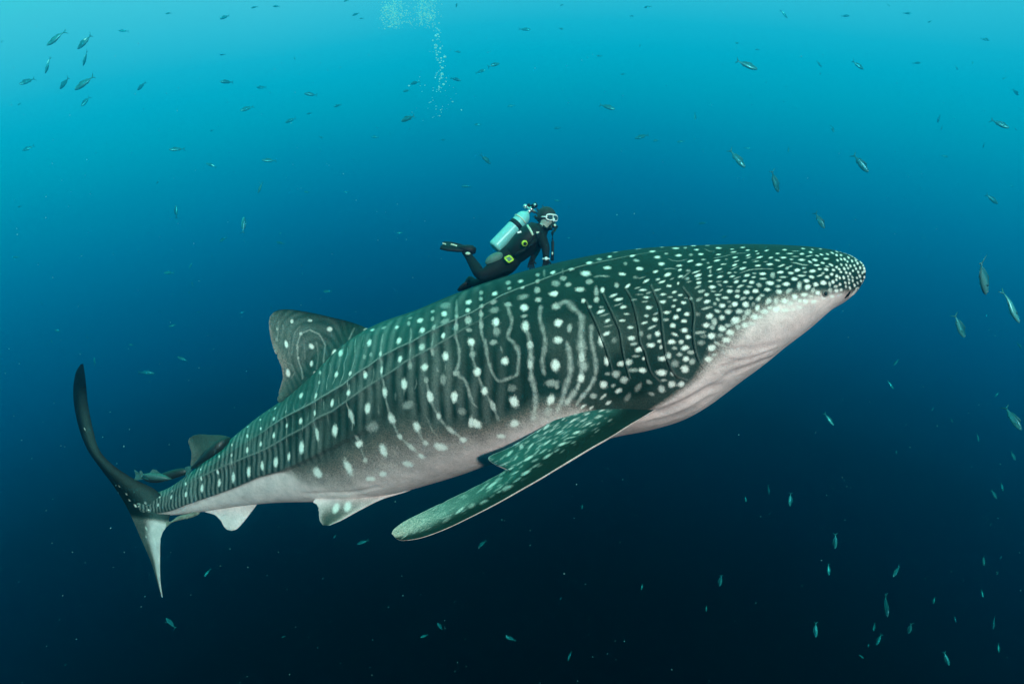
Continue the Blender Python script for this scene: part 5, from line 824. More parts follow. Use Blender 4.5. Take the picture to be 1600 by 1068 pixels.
    m.tube([e + np.array([.01, -.03, .02]), e + np.array([.05, -.06, .035])], .026, 12); m.tube([e + np.array([-.02, 0, .02]), e + np.array([-.035, .01, .05])], .02, 10); m.build('first_stage', M_RUBBER, tk)
    MB().ball(e + np.array([.035, -.075, .03]), .016, 10, 8).build('gauge_port', M_STEEL, tk)
    for t in (.56, .62):
        c = a + d * L * t
    c = a + d * L * .64
    m = MB(); m.tube([c - d * .024, c + d * .024], [r * 1.06, r * 1.06], 28); m.build('tank_band', M_RUBBER, tk)
    m = MB(); v1 = np.cross(d, (0, 1., 0)); v1 /= np.linalg.norm(v1)
    arc = [b - d * .12 + (v1 * math.cos(t) + np.cross(d, v1) * math.sin(t)) * r * 1.03 for t in np.linspace(-2.6, 2.6, 24)]
    m.tube(arc, .008, 6); m.build('tank_handle', M_STRAP, tk)
    # buoyancy vest: panels wrapped over the trunk
    m = MB()
    V, Fc = spindle([p(x, y, dy) for x, y, dy in ((796, 404, -.01), (806, 394, -.02), (818, 382, -.03), (830, 371, -.04), (841, 362, -.05), (848, 357, -.05))],
                    [.10, .125, .140, .145, .125, .06], [.12, .17, .205, .215, .19, .09], 20)
    m.add(V, Fc); vest = m.build('vest', M_RUBBER, root)
    m = MB(); m.tube([p(824, 352, -.19), p(828, 358, -.235), p(833, 368, -.26)], .012, 8); m.build('inflator_hose', M_STRAP, vest)
    MB().slab([p(x, y, -.26) for x, y in ((808, 362.5), (814, 360.5), (815, 363), (809, 365))], (0, .015, 0)).build('buckle', M_WHITE, vest, smooth=False)
    MB().slab([p(x, y, -.29) for x, y in ((838, 361.8), (842.5, 361.8), (842.5, 364.5), (838, 364.5))], (0, .015, 0)).build('buckle', M_STRAP, vest, smooth=False)
    for x0, y0, x1, y1, dy in ((846, 361, 838, 374, -.285), (838, 374, 824, 388, -.29), (824, 388, 806, 398, -.245)):
        MB().tube([p(x0, y0, dy), p((x0 + x1) / 2, (y0 + y1) / 2 - .5, dy - .012), p(x1, y1, dy)], [.016, .018, .016], 6).build('strap', M_SUIT, vest)
    MB().tube([p(842, 357, -.10), p(834, 366, -.26), p(829, 376, -.28), p(822, 381, -.29)], .009, 6).build('hose', M_RUBBER, vest)
    # pocket with grey-green panel on the hip
    m = MB(); m.ball(p(772, 404, -.17), (.105, .05, .055), 18, 12, ((.85, 0, .5), (0, 1, 0), (-.5, 0, .85))); m.build('hip_pocket', M_PAD, root)
    # dial gauge and square slate clip
    m = MB(); m.tube([p(819.5, 380, -.30), p(819.5, 380, -.27)], .031, 16); g = m.build('gauge', M_YELLOW, root)
    MB().tube([p(820.5, 380.5, -.31), p(820.5, 380.5, -.295)], .019, 14).build('gauge_face', M_RUBBER, g)
    m = MB(); sq = [p(x, y, -.27) for x, y in ((788.5, 403), (796, 399.5), (802, 405.5), (795, 410))]
    for i in range(4): m.tube([sq[i], sq[(i + 1) % 4]], .010, 6)
    k = m.build('yellow_clip', M_YELLOW, root)
    MB().slab([q * .7 + sum(sq) / 4 * .3 for q in sq], (0, .01, 0)).build('clip_plate', M_PAD, k, smooth=False)
    # watch on the near wrist
    w = J['wr_n'][0]
    m = MB(); m.tube([w + np.array([.034 * math.cos(t), .034 * math.sin(t), -.004]) for t in np.linspace(0, 2 * math.pi, 18)], .008, 6, cap=False)
    m.tube([w + np.array([.0, -.03, -.004]), w + np.array([.0, -.046, -.004])], .018, 12); m.build('watch', M_WHITE, root)
    # swim fins: foot pocket, blade with two side ribs
    for heel, tip, wv, ln, buck in ((p(740, 391, .0), p(690, 383, .05), np.array([.03, .13, .085]), 1, 1), (p(738, 436, .2), p(723, 453, .3), np.array([.10, .12, .02]), 1, 0)):
        d = tip - heel; n = np.cross(d, wv); n /= np.linalg.norm(n)
        if n[2] < 0: n = -n
        q = lambda t, s: heel + d * t + wv * .5 * s
        m = MB(); Lp = [q(.30, -.45), q(.45, -.75), q(.75, -1.0), q(.97, -1.0), q(1.0, -.6), q(.95, 0), q(1.0, .6), q(.97, 1.0), q(.75, 1.0), q(.45, .75), q(.30, .45)]
        m.slab(Lp, n * .028)
        for s in (-1, 1): m.tube([q(.2, s * .42), q(.45, s * .76), q(.75, s * 1.0), q(.98, s * 1.0)], [.018, .020, .018, .012], 8)
        fin = m.build('swim_fin', M_RUBBER, root)
        m = MB(); V, Fc = spindle([q(t, 0) for t in (-.06, .05, .2, .36, .5)], [.030, .052, .050, .036, .012], [.03, .055, .06, .06, .03], 16); m.add(V, Fc); m.build('foot_pocket', M_RUBBER, fin)
        if buck:
            MB().slab([q(t, -.55) + n * .03 + np.array([0, -.02, z]) for t, z in ((.48, .018), (.66, .024), (.68, .012), (.48, .002))], (0, .02, 0)).build('fin_highlight', M_STRAP, fin, smooth=False)  # pale slabs here and below stand for highlights on the black blade
            MB().slab([q(t, -.55) + n * .03 + np.array([0, -.03, z]) for t, z in ((.82, .014), (.93, .016), (.92, .004), (.82, .002))], (0, .02, 0)).build('fin_highlight', M_STRAP, fin, smooth=False)
            MB().ball(p(731, 396, -.09), (.028, .016, .016), 12, 8).build('ankle_strap', M_STRAP, fin)
    return root


make_diver()

# ---------------------------------------------------------------- fish
def fish_material(name, back, side, belly, lo=-.05, hi=.06):
    m = bpy.data.materials.new(name); m.use_nodes = True
    n = m.node_tree.nodes; l = m.node_tree.links; b = n['Principled BSDF']
    t = n.new('ShaderNodeTexCoord'); s = n.new('ShaderNodeSeparateXYZ'); l.new(t.outputs['Object'], s.inputs[0])
    mr = n.new('ShaderNodeMapRange'); mr.inputs[1].default_value = lo; mr.inputs[2].default_value = hi
    l.new(s.outputs[2], mr.inputs[0])
    r = n.new('ShaderNodeValToRGB'); e = r.color_ramp.elements
    e[0].position = .1; e[0].color = (*belly, 1); e[1].position = .85; e[1].color = (*back, 1)
    k = e.new(.45); k.color = (*side, 1)
    l.new(mr.outputs[0], r.inputs[0])
    nz = n.new('ShaderNodeTexNoise'); nz.inputs['Scale'].default_value = 45; l.new(t.outputs['Object'], nz.inputs['Vector'])
    mx = n.new('ShaderNodeMix'); mx.data_type = 'RGBA'; mx.blend_type = 'MULTIPLY'; mx.inputs[0].default_value = .45
    nz.inputs['Detail'].default_value = 3
    l.new(r.outputs[0], mx.inputs[6]); l.new(nz.outputs['Fac'], mx.inputs[7]); l.new(mx.outputs[2], b.inputs['Base Color'])
    b.inputs['Roughness'].default_value = .35; b.inputs['Metallic'].default_value = .25
    return m


M_FISH_DARK = fish_material('dusky_fish_skin', (.008, .150, .200), (.014, .22, .27), (.04, .34, .38))
M_FISH_PALE = fish_material('silvery_fish_skin', (.010, .12, .15), (.045, .28, .32), (.12, .42, .44))
M_FISH_FIN = mat('fish_fin', (.010, .15, .19), .5)
M_FISH_FIN_PALE = mat('pale_fish_fin', (.015, .12, .14), .5)
M_FISH_EYE = mat('fish_eye', (.75, .78, .72), .2)


def fish_proto(bm_, fm_, white_rump=False):
    """a slim fork-tailed fish one metre long, head towards -X, lying along X"""
    xs = np.array([-.50, -.48, -.43, -.34, -.20, -.04, .12, .26, .34, .38]); n = len(xs)
    hs = np.array([.006, .028, .062, .098, .122, .118, .088, .046, .026, .020]); ws = hs * .52
    V = []; Fc = []; seg = 14
    for x, h, w in zip(xs, hs, ws):
        for k in range(seg):
            t = 2 * math.pi * k / seg; V.append((x, w * math.sin(t), h * math.cos(t) - .012 * (x < .1)))
    for i in range(n - 1):
        for k in range(seg): Fc.append((i * seg + k, i * seg + (k + 1) % seg, (i + 1) * seg + (k + 1) % seg, (i + 1) * seg + k))
    Fc += [tuple(range(seg))[::-1], tuple((n - 1) * seg + k for k in range(seg))]
    m = MB(); m.add(V, Fc); body = (m, bm_)
    t = MB(); t.slab([(.36, 0, .018), (.43, 0, .07), (.50, 0, .15), (.515, 0, .15), (.475, 0, .06), (.43, 0, .0), (.475, 0, -.06), (.515, 0, -.15), (.50, 0, -.15), (.43, 0, -.07), (.36, 0, -.018)], (0, .010, 0))
    d = MB(); d.slab([(-.24, 0, .10), (-.18, 0, .165), (-.10, 0, .170), (.02, 0, .140), (.14, 0, .115), (.22, 0, .085), (.20, 0, .055), (0, 0, .09)], (0, .008, 0))
    a = MB(); a.slab([(.06, 0, -.09), (.10, 0, -.135), (.20, 0, -.09), (.25, 0, -.045)], (0, .008, 0))
    out = [('body', m, bm_), ('tail_fin', t, fm_), ('dorsal_fin', d, fm_), ('anal_fin', a, fm_)]
    for s in (-1, 1):
        p1 = MB().slab([(-.27, s * .050, -.01), (-.20, s * .085, -.02), (-.13, s * .10, -.05), (-.20, s * .07, -.05)], (0, .006, 0))
        out += [('pectoral_fin', p1, fm_), ('eye', MB().ball((-.425, s * .026, .012), (.014, .008, .014), 8, 6), M_FISH_EYE)]
    return out


def mesh_of(mb, name, mt):
    me = bpy.data.meshes.new(name); me.from_pydata(mb.V, [], mb.F)
    me.polygons.foreach_set('use_smooth', [True] * len(me.polygons)); me.update(); me.materials.append(mt); return me


def joined(parts, name):
    V = []; Fc = []; mi = []; mats = []
    for nm, mb, mt in parts:
        if mt not in mats: mats.append(mt)
        o = len(V); V += mb.V; Fc += [tuple(i + o for i in f) for f in mb.F]; mi += [mats.index(mt)] * len(mb.F)
    me = bpy.data.meshes.new(name); me.from_pydata(V, [], Fc)
    for mt in mats: me.materials.append(mt)
    me.polygons.foreach_set('material_index', mi); me.polygons.foreach_set('use_smooth', [True] * len(mi)); me.update()
    return me


KINDS = {'d': fish_proto(M_FISH_DARK, M_FISH_FIN), 'p': fish_proto(M_FISH_PALE, M_FISH_FIN_PALE), 'w': fish_proto(M_FISH_DARK, M_FISH_FIN)}
def bent(parts, b):
    out = []
    for nm, mb, mt in parts:
        q = MB(); q.F = mb.F; q.V = [(x, y + b * (x - .05) * abs(x - .05) * (1.4 if x > .05 else .5), z) for x, y, z in mb.V]; out.append((nm, q, mt))
    return out


BENDS = (-.40, -.15, .15, .40)
PROTO = {(k, i): [(nm, mesh_of(mb, nm, mt)) for nm, mb, mt in bent(v, b)] for k, v in KINDS.items() for i, b in enumerate(BENDS)}
SMALL = {(k, i): joined(bent(v, b), 'fish') for k, v in KINDS.items() for i, b in enumerate(BENDS)}
# white saddle patch worn by some of the fish near the surface
wb = MB(); V, Fc = spindle([(.04, 0, .02), (.10, 0, .02), (.18, 0, .015), (.26, 0, .012), (.32, 0, .006)], [.090, .088, .070, .044, .030], [.052, .050, .040, .026, .018]); wb.add(V, Fc)
W_PATCH = mesh_of(wb, 'white_patch', M_WHITE)

FISH = [
    (74, 72, 101, 47, 'd', 'dark fish diving steeply, upper left of the pale-tailed pair, near the surface', 'fork-tailed fish schooling around the shark'),
    (120, 76, 144, 55, 'w', 'fish with a bright white rear half in the pale water of the upper left corner', 'fork-tailed fish schooling around the shark'),
    (69, 114, 80, 90, 'w', 'near-vertical fish with a white tail end, left edge group', 'fork-tailed fish schooling around the shark'),
    (126, 101, 140, 81, 'w', 'faint fish with a small pale patch just below the brightest white-backed fish', 'fork-tailed fish schooling around the shark'),
    (34, 134, 51, 120, 'd', 'faint fish nearest the left edge in the upper left group', 'fork-tailed fish schooling around the shark'),
    (91, 138, 110, 122, 'd', 'slim dark fish between the faint edge fish and the large dark one, upper left', 'fork-tailed fish schooling around the shark'),
    (116, 140, 148, 119, 'd', 'largest and darkest fish of the upper left group, nose down to the left', 'fork-tailed fish schooling around the shark'),
    (213, 140, 229, 129, 'd', 'lone faint fish right of the large dark fish in the upper left', 'fork-tailed fish schooling around the shark'),
    (128, 167, 139, 150, 'd', 'blurred fish just under the large dark fish in the upper left', 'fork-tailed fish schooling around the shark'),
    (37, 236, 52, 227, 'd', 'lone dark fish by the left edge below the upper left group', 'fork-tailed fish schooling around the shark'),
    (342, 28, 360, 26, 'd', 'small flat fish swimming left in the pale band, left of the bubble plume', 'fork-tailed fish schooling around the shark'),
    (345, 129, 363, 127, 'd', 'dark level fish heading left in the turquoise water above the tail side', 'fork-tailed fish schooling around the shark'),
    (377, 175, 395, 164, 'd', 'dark stout fish heading down left, below the level one at mid upper left', 'fork-tailed fish schooling around the shark'),
    (401, 137, 416, 136, 'd', 'dim level fish right of the dark level fish, upper left', 'fork-tailed fish schooling around the shark'),
    (445, 191, 463, 185, 'd', 'dim fish with raised tail, lowest of the three left of the bubble column', 'fork-tailed fish schooling around the shark'),
    (476, 147, 495, 148, 'd', 'blurred level fish midway between left group and bubbles', 'fork-tailed fish schooling around the shark'),
    (829, 46, 811, 46, 'd', 'dark level fish right of the bubble plume near the surface', 'fork-tailed fish schooling around the shark'),
    (780, 98, 763, 105, 'd', 'upper one of two dark fish rising right beside the bubble column', 'fork-tailed fish schooling around the shark'),
    (759, 109, 743, 114, 'd', 'lower one of two dark fish rising right beside the bubble column', 'fork-tailed fish schooling around the shark'),
    (720, 126, 704, 122, 'd', 'small dark fish touching the right side of the bubble column', 'fork-tailed fish schooling around the shark'),
    (641, 130, 656, 129, 'd', 'small dark fish left of the lower bubbles', 'fork-tailed fish schooling around the shark'),
    (625, 187, 650, 183, 'd', 'blurred long fish below the left foot of the bubble column', 'fork-tailed fish schooling around the shark'),
    (961, 171, 937, 163, 'd', 'dark fish heading right at the middle of the upper water', 'fork-tailed fish schooling around the shark'),
    (1184, 108, 1150, 95, 'd', 'long dark fork-tailed fish swimming right and down, top right of centre', 'fork-tailed fish schooling around the shark'),
    (1350, 108, 1331, 96, 'd', 'dark plump fish pointing down right in the upper right water', 'fork-tailed fish schooling around the shark'),
    (1231, 28, 1219, 17, 'w', 'small fish with a white fleck by the surface above the shark head', 'fork-tailed fish schooling around the shark'),
    (1575, 201, 1550, 186, 'd', 'dark fish swimming down right near the right edge, high up', 'fork-tailed fish schooling around the shark'),
    (1164, 262, 1140, 233, 'd', 'long dim fish diving right above the shark head, left of the slim one', 'fork-tailed fish schooling around the shark'),
    (1220, 299, 1202, 267, 'd', 'slim dim fish diving steeply above the front of the shark head', 'fork-tailed fish schooling around the shark'),
    (1357, 269, 1333, 241, 'd', 'dim fork-tailed fish diving right, upper right of the shark snout', 'fork-tailed fish schooling around the shark'),
    (1560, 318, 1540, 304, 'd', 'faint fish on the right edge above the bright pair', 'fork-tailed fish schooling around the shark'),
    (1288, 357, 1274, 331, 'p', 'pale fish diving just above the shark snout', 'fork-tailed fish schooling around the shark'),
    (1556, 459, 1517, 407, 'p', 'biggest silvery fish, nose down right, near the right edge', 'fork-tailed fish schooling around the shark'),
    (1591, 505, 1569, 452, 'p', 'steeply diving silvery fish at the right edge beside the biggest one', 'fork-tailed fish schooling around the shark'),
    (1510, 527, 1489, 491, 'p', 'dim silvery fish diving below left of the biggest one', 'fork-tailed fish schooling around the shark'),
    (1591, 671, 1575, 635, 'p', 'bright silvery fish at the right edge in the darker water', 'fork-tailed fish schooling around the shark'),
    (1589, 719, 1577, 704, 'p', 'small pale fish at the right edge just under the bright one', 'fork-tailed fish schooling around the shark'),
    (1302, 664, 1289, 645, 'p', 'dim pale fish in dark water right of the shark throat', 'fork-tailed fish schooling around the shark'),
    (1560, 779, 1547, 765, 'p', 'dim pale fish near the lower right edge', 'fork-tailed fish schooling around the shark'),
    (1235, 791, 1235, 769, 'p', 'faint upright fish in dark water below the shark throat', 'fork-tailed fish schooling around the shark'),
    (1305, 857, 1305, 833, 'p', 'faint upright fish in the dark lower right, left of the blurred one', 'fork-tailed fish schooling around the shark'),
    (1385, 961, 1385, 929, 'p', 'upright blue-lit fish, brightest of those in the dark lower right', 'fork-tailed fish schooling around the shark'),
    (1274, 995, 1275, 971, 'p', 'thin upright fish near the bottom, left of the blue-lit one', 'fork-tailed fish schooling around the shark'),
    (1392, 899, 1409, 885, 'p', 'blurred round-looking fish above the upright blue-lit one', 'fork-tailed fish schooling around the shark'),
    (1542, 885, 1532, 866, 'p', 'bright small fish diving in the lower right corner water', 'fork-tailed fish schooling around the shark'),
    (1550, 981, 1556, 962, 'p', 'dim fish pointing down left in the lower right corner', 'fork-tailed fish schooling around the shark'),
    (1422, 992, 1421, 970, 'p', 'dim upright fish right of the blue-lit one near the bottom', 'fork-tailed fish schooling around the shark'),
    (1482, 1039, 1476, 1018, 'p', 'dim upright fish at the very bottom right', 'fork-tailed fish schooling around the shark'),
    (1371, 1008, 1375, 989, 'p', 'faint fish under the upright blue-lit one at the bottom', 'fork-tailed fish schooling around the shark'),
    (1396, 571, 1404, 561, 'p', 'small bright fish heading up right beside the shark throat', 'fork-tailed fish schooling around the shark'),
    (1396, 607, 1387, 594, 'p', 'small bright blue fish below the one beside the shark throat', 'fork-tailed fish schooling around the shark'),
    (266, 235, 287, 231, 'd', 'dim level fish in the blue water high above the small rear dorsal fin', 'fork-tailed fish schooling around the shark'),
    (322, 255, 338, 261, 'w', 'thin fish with a pale fleck, between the dim level one and the bubbles', 'fork-tailed fish schooling around the shark'),
    (275, 321, 275, 341, 'd', 'left of two thin dark upright fish high above the small rear dorsal fin', 'fork-tailed fish schooling around the shark'),
    (381, 338, 380, 365, 'd', 'long thin dark upright fish left above the large dorsal fin', 'fork-tailed fish schooling around the shark'),
    (342, 377, 355, 371, 'w', 'dark fish with a white speck just below left of the long thin upright one', 'fork-tailed fish schooling around the shark'),
    (255, 426, 272, 426, 'd', 'dim dark fish level in the blue water above the tail', 'fork-tailed fish schooling around the shark'),
    (264, 510, 275, 507, 'p', 'small pale fish left of the dorsal fin', 'fork-tailed fish schooling around the shark'),
    (278, 557, 293, 564, 'p', 'bright curved little fish left of the dorsal fin, above the rear dorsal', 'fork-tailed fish schooling around the shark'),
    (149, 558, 147, 574, 'd', 'thin dark fish beside the tip of the tail fin', 'fork-tailed fish schooling around the shark'),
    (240, 583, 218, 581, 'd', 'dark level fish between the tail fin tip and the bright little fish', 'fork-tailed fish schooling around the shark'),
    (83, 515, 97, 518, 'd', 'dim dark fish high above the tail fin tip at left', 'fork-tailed fish schooling around the shark'),
    (258, 966, 276, 980, 'p', 'pale streak-like fish below the lower lobe of the tail fin', 'fork-tailed fish schooling around the shark'),
    (684, 971, 691, 985, 'p', 'bright tiny fish in the dark water below the pectoral fin', 'fork-tailed fish schooling around the shark'),
    (558, 849, 576, 844, 'p', 'faint blue fish between the pelvic fin and the pectoral tip', 'fork-tailed fish schooling around the shark'),
    (747, 855, 760, 843, 'p', 'faint fish in dark water right of the pectoral fin tip', 'fork-tailed fish schooling around the shark'),
    (790, 993, 806, 1001, 'p', 'faint blue fish near the bottom centre', 'fork-tailed fish schooling around the shark'),
    (410, 251, 431, 250, 'd', 'faint level fish in mid blue, above the dorsal fin and left of the diver', 'fork-tailed fish schooling around the shark'),
    (767, 255, 750, 242, 'd', 'faint fish heading down right above the diver tank', 'fork-tailed fish schooling around the shark'),
    (992, 215, 1013, 212, 'd', 'faint fish heading left above the shark back, right of the diver', 'fork-tailed fish schooling around the shark'),
    (505, 455, 519, 455, 'p', 'pale smear of a fish just above the back before the dorsal fin', 'fork-tailed fish schooling around the shark'),
    (402, 301, 411, 285, 'p', 'faint pale fish pointing down left in mid blue water', 'fork-tailed fish schooling around the shark'),
    (721, 291, 736, 291, 'd', 'faint level fish left above the diver head', 'fork-tailed fish schooling around the shark'),
    (1202, 772, 1200, 757, 'p', 'tiny faint upright fish beside the one below the throat', 'fork-tailed fish schooling around the shark'),
    (1125, 917, 1126, 896, 'p', 'very faint upright fish in the black water below the shark', 'fork-tailed fish schooling around the shark'),
    (186, 49, 200, 48, 'd', 'tiny dark fish, leftmost of the specks in the top edge water, far left', 'tiny fish far off near the surface'),
    (258, 21, 268, 21, 'd', 'tiny dark fish, rightmost of the specks in the top edge water, far left', 'tiny fish far off near the surface'),
    (27, 164, 34, 161, 'd', 'tiny dark fish, rightmost of the specks in the bright upper water, far left', 'tiny fish far off near the surface'),
    (0, 66, 6, 64, 'd', 'tiny dark fish, leftmost of the specks in the bright upper water, far left', 'tiny fish far off near the surface'),
    (392, 12, 403, 11, 'd', 'tiny dark fish, leftmost of the specks in the top edge water, left', 'tiny fish far off near the surface'),
    (426, 9, 437, 11, 'd', 'tiny dark fish, rightmost of the specks in the top edge water, left', 'tiny fish far off near the surface'),
    (550, 24, 562, 21, 'd', 'tiny dark fish, second from left among specks in the top edge water, centre left', 'tiny fish far off near the surface'),
    (562, 30, 568, 28, 'd', 'tiny dark fish, third from left among specks in the top edge water, centre left', 'tiny fish far off near the surface'),
    (343, 86, 352, 85, 'd', 'tiny dark fish, leftmost of the specks in the bright upper water, left', 'tiny fish far off near the surface'),
    (461, 95, 460, 88, 'd', 'tiny dark fish, second from left among specks in the bright upper water, left', 'tiny fish far off near the surface'),
    (479, 178, 488, 177, 'd', 'tiny dark fish, third from left among specks in the bright upper water, left', 'tiny fish far off near the surface'),
    (521, 166, 534, 164, 'd', 'tiny dark fish, rightmost of the specks in the bright upper water, left', 'tiny fish far off near the surface'),
    (537, 2, 545, 1, 'd', 'tiny dark fish, leftmost of the specks in the top edge water, centre left', 'tiny fish far off near the surface'),
    (720, 81, 710, 81, 'd', 'tiny dark fish, second from left among specks in the bright upper water, centre left', 'tiny fish far off near the surface'),
    (629, 142, 641, 142, 'd', 'tiny dark fish, leftmost of the specks in the bright upper water, centre left', 'tiny fish far off near the surface'),
    (793, 166, 804, 165, 'd', 'tiny dark fish, rightmost of the specks in the bright upper water, centre left', 'tiny fish far off near the surface'),
    (866, 200, 876, 200, 'd', 'tiny dark fish, leftmost of the specks in the bright upper water, centre right', 'tiny fish far off near the surface'),
    (712, 13, 715, 3, 'd', 'tiny dark fish, rightmost of the specks in the top edge water, centre left', 'tiny fish far off near the surface'),
    (880, 47, 873, 43, 'd', 'tiny dark fish, second from left among specks in the top edge water, centre right', 'tiny fish far off near the surface'),
    (932, 88, 941, 87, 'd', 'tiny dark fish, second from left among specks in the bright upper water, centre right', 'tiny fish far off near the surface'),
    (984, 26, 991, 25, 'd', 'tiny dark fish, third from left among specks in the top edge water, centre right', 'tiny fish far off near the surface'),
    (999, 74, 1001, 69, 'd', 'tiny dark fish, fourth from left among specks in the bright upper water, centre right', 'tiny fish far off near the surface'),
    (970, 116, 977, 116, 'd', 'tiny dark fish, third from left among specks in the bright upper water, centre right', 'tiny fish far off near the surface'),
    (875, 9, 881, 7, 'd', 'tiny dark fish, leftmost of the specks in the top edge water, centre right', 'tiny fish far off near the surface'),
    (1148, 68, 1156, 67, 'd', 'tiny dark fish, second from left among specks in the bright upper water, right', 'tiny fish far off near the surface'),
    (1086, 188, 1086, 176, 'd', 'tiny dark fish, leftmost of the specks in the bright upper water, right', 'tiny fish far off near the surface'),
    (1006, 11, 1018, 11, 'd', 'tiny dark fish, rightmost of the specks in the top edge water, centre right', 'tiny fish far off near the surface'),
    (1000, 212, 1012, 212, 'd', 'tiny dark fish, fifth from left among specks in the bright upper water, centre right', 'tiny fish far off near the surface'),
    (1285, 104, 1275, 96, 'd', 'tiny dark fish, rightmost of the specks in the bright upper water, right', 'tiny fish far off near the surface'),
    (1280, 118, 1284, 112, 'd', 'tiny dark fish, fifth from left among specks in the bright upper water, right', 'tiny fish far off near the surface'),
    (1438, 99, 1427, 98, 'd', 'tiny dark fish, leftmost of the specks in the bright upper water, far right', 'tiny fish far off near the surface'),
    (1497, 109, 1492, 103, 'd', 'tiny dark fish, fourth from left among specks in the bright upper water, far right', 'tiny fish far off near the surface'),
    (1327, 25, 1315, 25, 'd', 'lone tiny dark fish in the top edge water, right', 'tiny fish far off near the surface'),
    (1423, 22, 1412, 20, 'd', 'tiny dark fish, second from left among specks in the top edge water, far right', 'tiny fish far off near the surface'),
    (1390, 10, 1386, 6, 'd', 'tiny dark fish, leftmost of the specks in the top edge water, far right', 'tiny fish far off near the surface'),
    (1466, 191, 1468, 180, 'd', 'tiny dark fish, second from left among specks in the bright upper water, far right', 'tiny fish far off near the surface'),
    (1470, 204, 1473, 196, 'd', 'tiny dark fish, third from left among specks in the bright upper water, far right', 'tiny fish far off near the surface'),
    (1537, 231, 1537, 223, 'd', 'tiny dark fish, sixth from left among specks in the bright upper water, far right', 'tiny fish far off near the surface'),
    (1590, 150, 1584, 138, 'd', 'tiny dark fish, rightmost of the specks in the bright upper water, far right', 'tiny fish far off near the surface'),
    (1519, 101, 1520, 95, 'd', 'tiny dark fish, fifth from left among specks in the bright upper water, far right', 'tiny fish far off near the surface'),
    (1546, 63, 1532, 60, 'd', 'tiny dark fish, seventh from left among specks in the bright upper water, far right', 'tiny fish far off near the surface'),
    (1450, 35, 1456, 33, 'd', 'tiny dark fish, rightmost of the specks in the top edge water, far right', 'tiny fish far off near the surface'),
    (1196, 131, 1198, 127, 'd', 'tiny dark fish, fourth from left among specks in the bright upper water, right', 'tiny fish far off near the surface'),
    (1020, 220, 1030, 219, 'd', 'tiny dark fish, rightmost of the specks in the bright upper water, centre right', 'tiny fish far off near the surface'),
    (741, 195, 752, 194, 'd', 'tiny dark fish, third from left among specks in the bright upper water, centre left', 'tiny fish far off near the surface'),
    (1180, 77, 1187, 78, 'd', 'tiny dark fish, third from left among specks in the bright upper water, right', 'tiny fish far off near the surface'),
    (1566, 124, 1572, 121, 'd', 'tiny dark fish, eighth from left among specks in the bright upper water, far right', 'tiny fish far off near the surface'),
    (1172, 232, 1163, 231, 'd', 'tiny dim fish, leftmost of the specks in the upper blue water, right', 'tiny fish far off in the mid blue'),
    (1232, 238, 1232, 229, 'd', 'tiny dim fish, second from left among specks in the upper blue water, right', 'tiny fish far off in the mid blue'),
    (1481, 245, 1471, 243, 'd', 'tiny dim fish, leftmost of the specks in the upper blue water, far right', 'tiny fish far off in the mid blue'),
    (1303, 207, 1298, 195, 'd', 'tiny dim fish, rightmost of the specks in the upper blue water, right', 'tiny fish far off in the mid blue'),
    (243, 287, 250, 281, 'd', 'tiny dim fish, rightmost of the specks in the upper blue water, far left', 'tiny fish far off in the mid blue'),
    (295, 419, 301, 410, 'd', 'tiny dim fish, leftmost of the specks in the middle blue water, left', 'tiny fish far off in the mid blue'),
    (299, 439, 302, 449, 'd', 'tiny dim fish, third from left among specks in the middle blue water, left', 'tiny fish far off in the mid blue'),
    (28, 324, 34, 321, 'd', 'tiny dim fish, leftmost of the specks in the upper blue water, far left', 'tiny fish far off in the mid blue'),
    (505, 216, 498, 213, 'd', 'tiny dim fish, rightmost of the specks in the upper blue water, left', 'tiny fish far off in the mid blue'),
    (580, 214, 592, 214, 'd', 'tiny dim fish, second from left among specks in the upper blue water, centre left', 'tiny fish far off in the mid blue'),
    (690, 219, 696, 218, 'd', 'tiny dim fish, third from left among specks in the upper blue water, centre left', 'tiny fish far off in the mid blue'),
    (475, 299, 484, 301, 'd', 'tiny dim fish, second from left among specks in the upper blue water, left', 'tiny fish far off in the mid blue'),
    (538, 300, 545, 300, 'd', 'tiny dim fish, leftmost of the specks in the upper blue water, centre left', 'tiny fish far off in the mid blue'),
    (472, 430, 473, 424, 'd', 'tiny dim fish, rightmost of the specks in the middle blue water, left', 'tiny fish far off in the mid blue'),
    (620, 364, 630, 363, 'd', 'lone tiny dim fish in the middle blue water, centre left', 'tiny fish far off in the mid blue'),
    (1058, 221, 1070, 221, 'd', 'tiny dim fish, rightmost of the specks in the upper blue water, centre right', 'tiny fish far off in the mid blue'),
    (1128, 371, 1136, 368, 'd', 'tiny dim fish, rightmost of the specks in the middle blue water, right', 'tiny fish far off in the mid blue'),
    (1595, 545, 1590, 534, 'd', 'tiny dim fish, rightmost of the specks in the middle blue water, far right', 'tiny fish far off in the mid blue'),
    (1540, 495, 1543, 490, 'd', 'tiny dim fish, leftmost of the specks in the middle blue water, far right', 'tiny fish far off in the mid blue'),
    (375, 490, 382, 486, 'd', 'tiny dim fish, fifth from left among specks in the middle blue water, left', 'tiny fish far off in the mid blue'),
    (295, 459, 296, 454, 'd', 'tiny dim fish, second from left among specks in the middle blue water, left', 'tiny fish far off in the mid blue'),
    (80, 535, 81, 530, 'd', 'tiny dim fish, second from left among specks in the middle blue water, far left', 'tiny fish far off in the mid blue'),
    (20, 402, 30, 401, 'd', 'tiny dim fish, leftmost of the specks in the middle blue water, far left', 'tiny fish far off in the mid blue'),
    (328, 205, 334, 203, 'd', 'tiny dim fish, leftmost of the specks in the upper blue water, left', 'tiny fish far off in the mid blue'),
    (432, 378, 445, 381, 'd', 'tiny dim fish, sixth from left among specks in the middle blue water, left', 'tiny fish far off in the mid blue'),
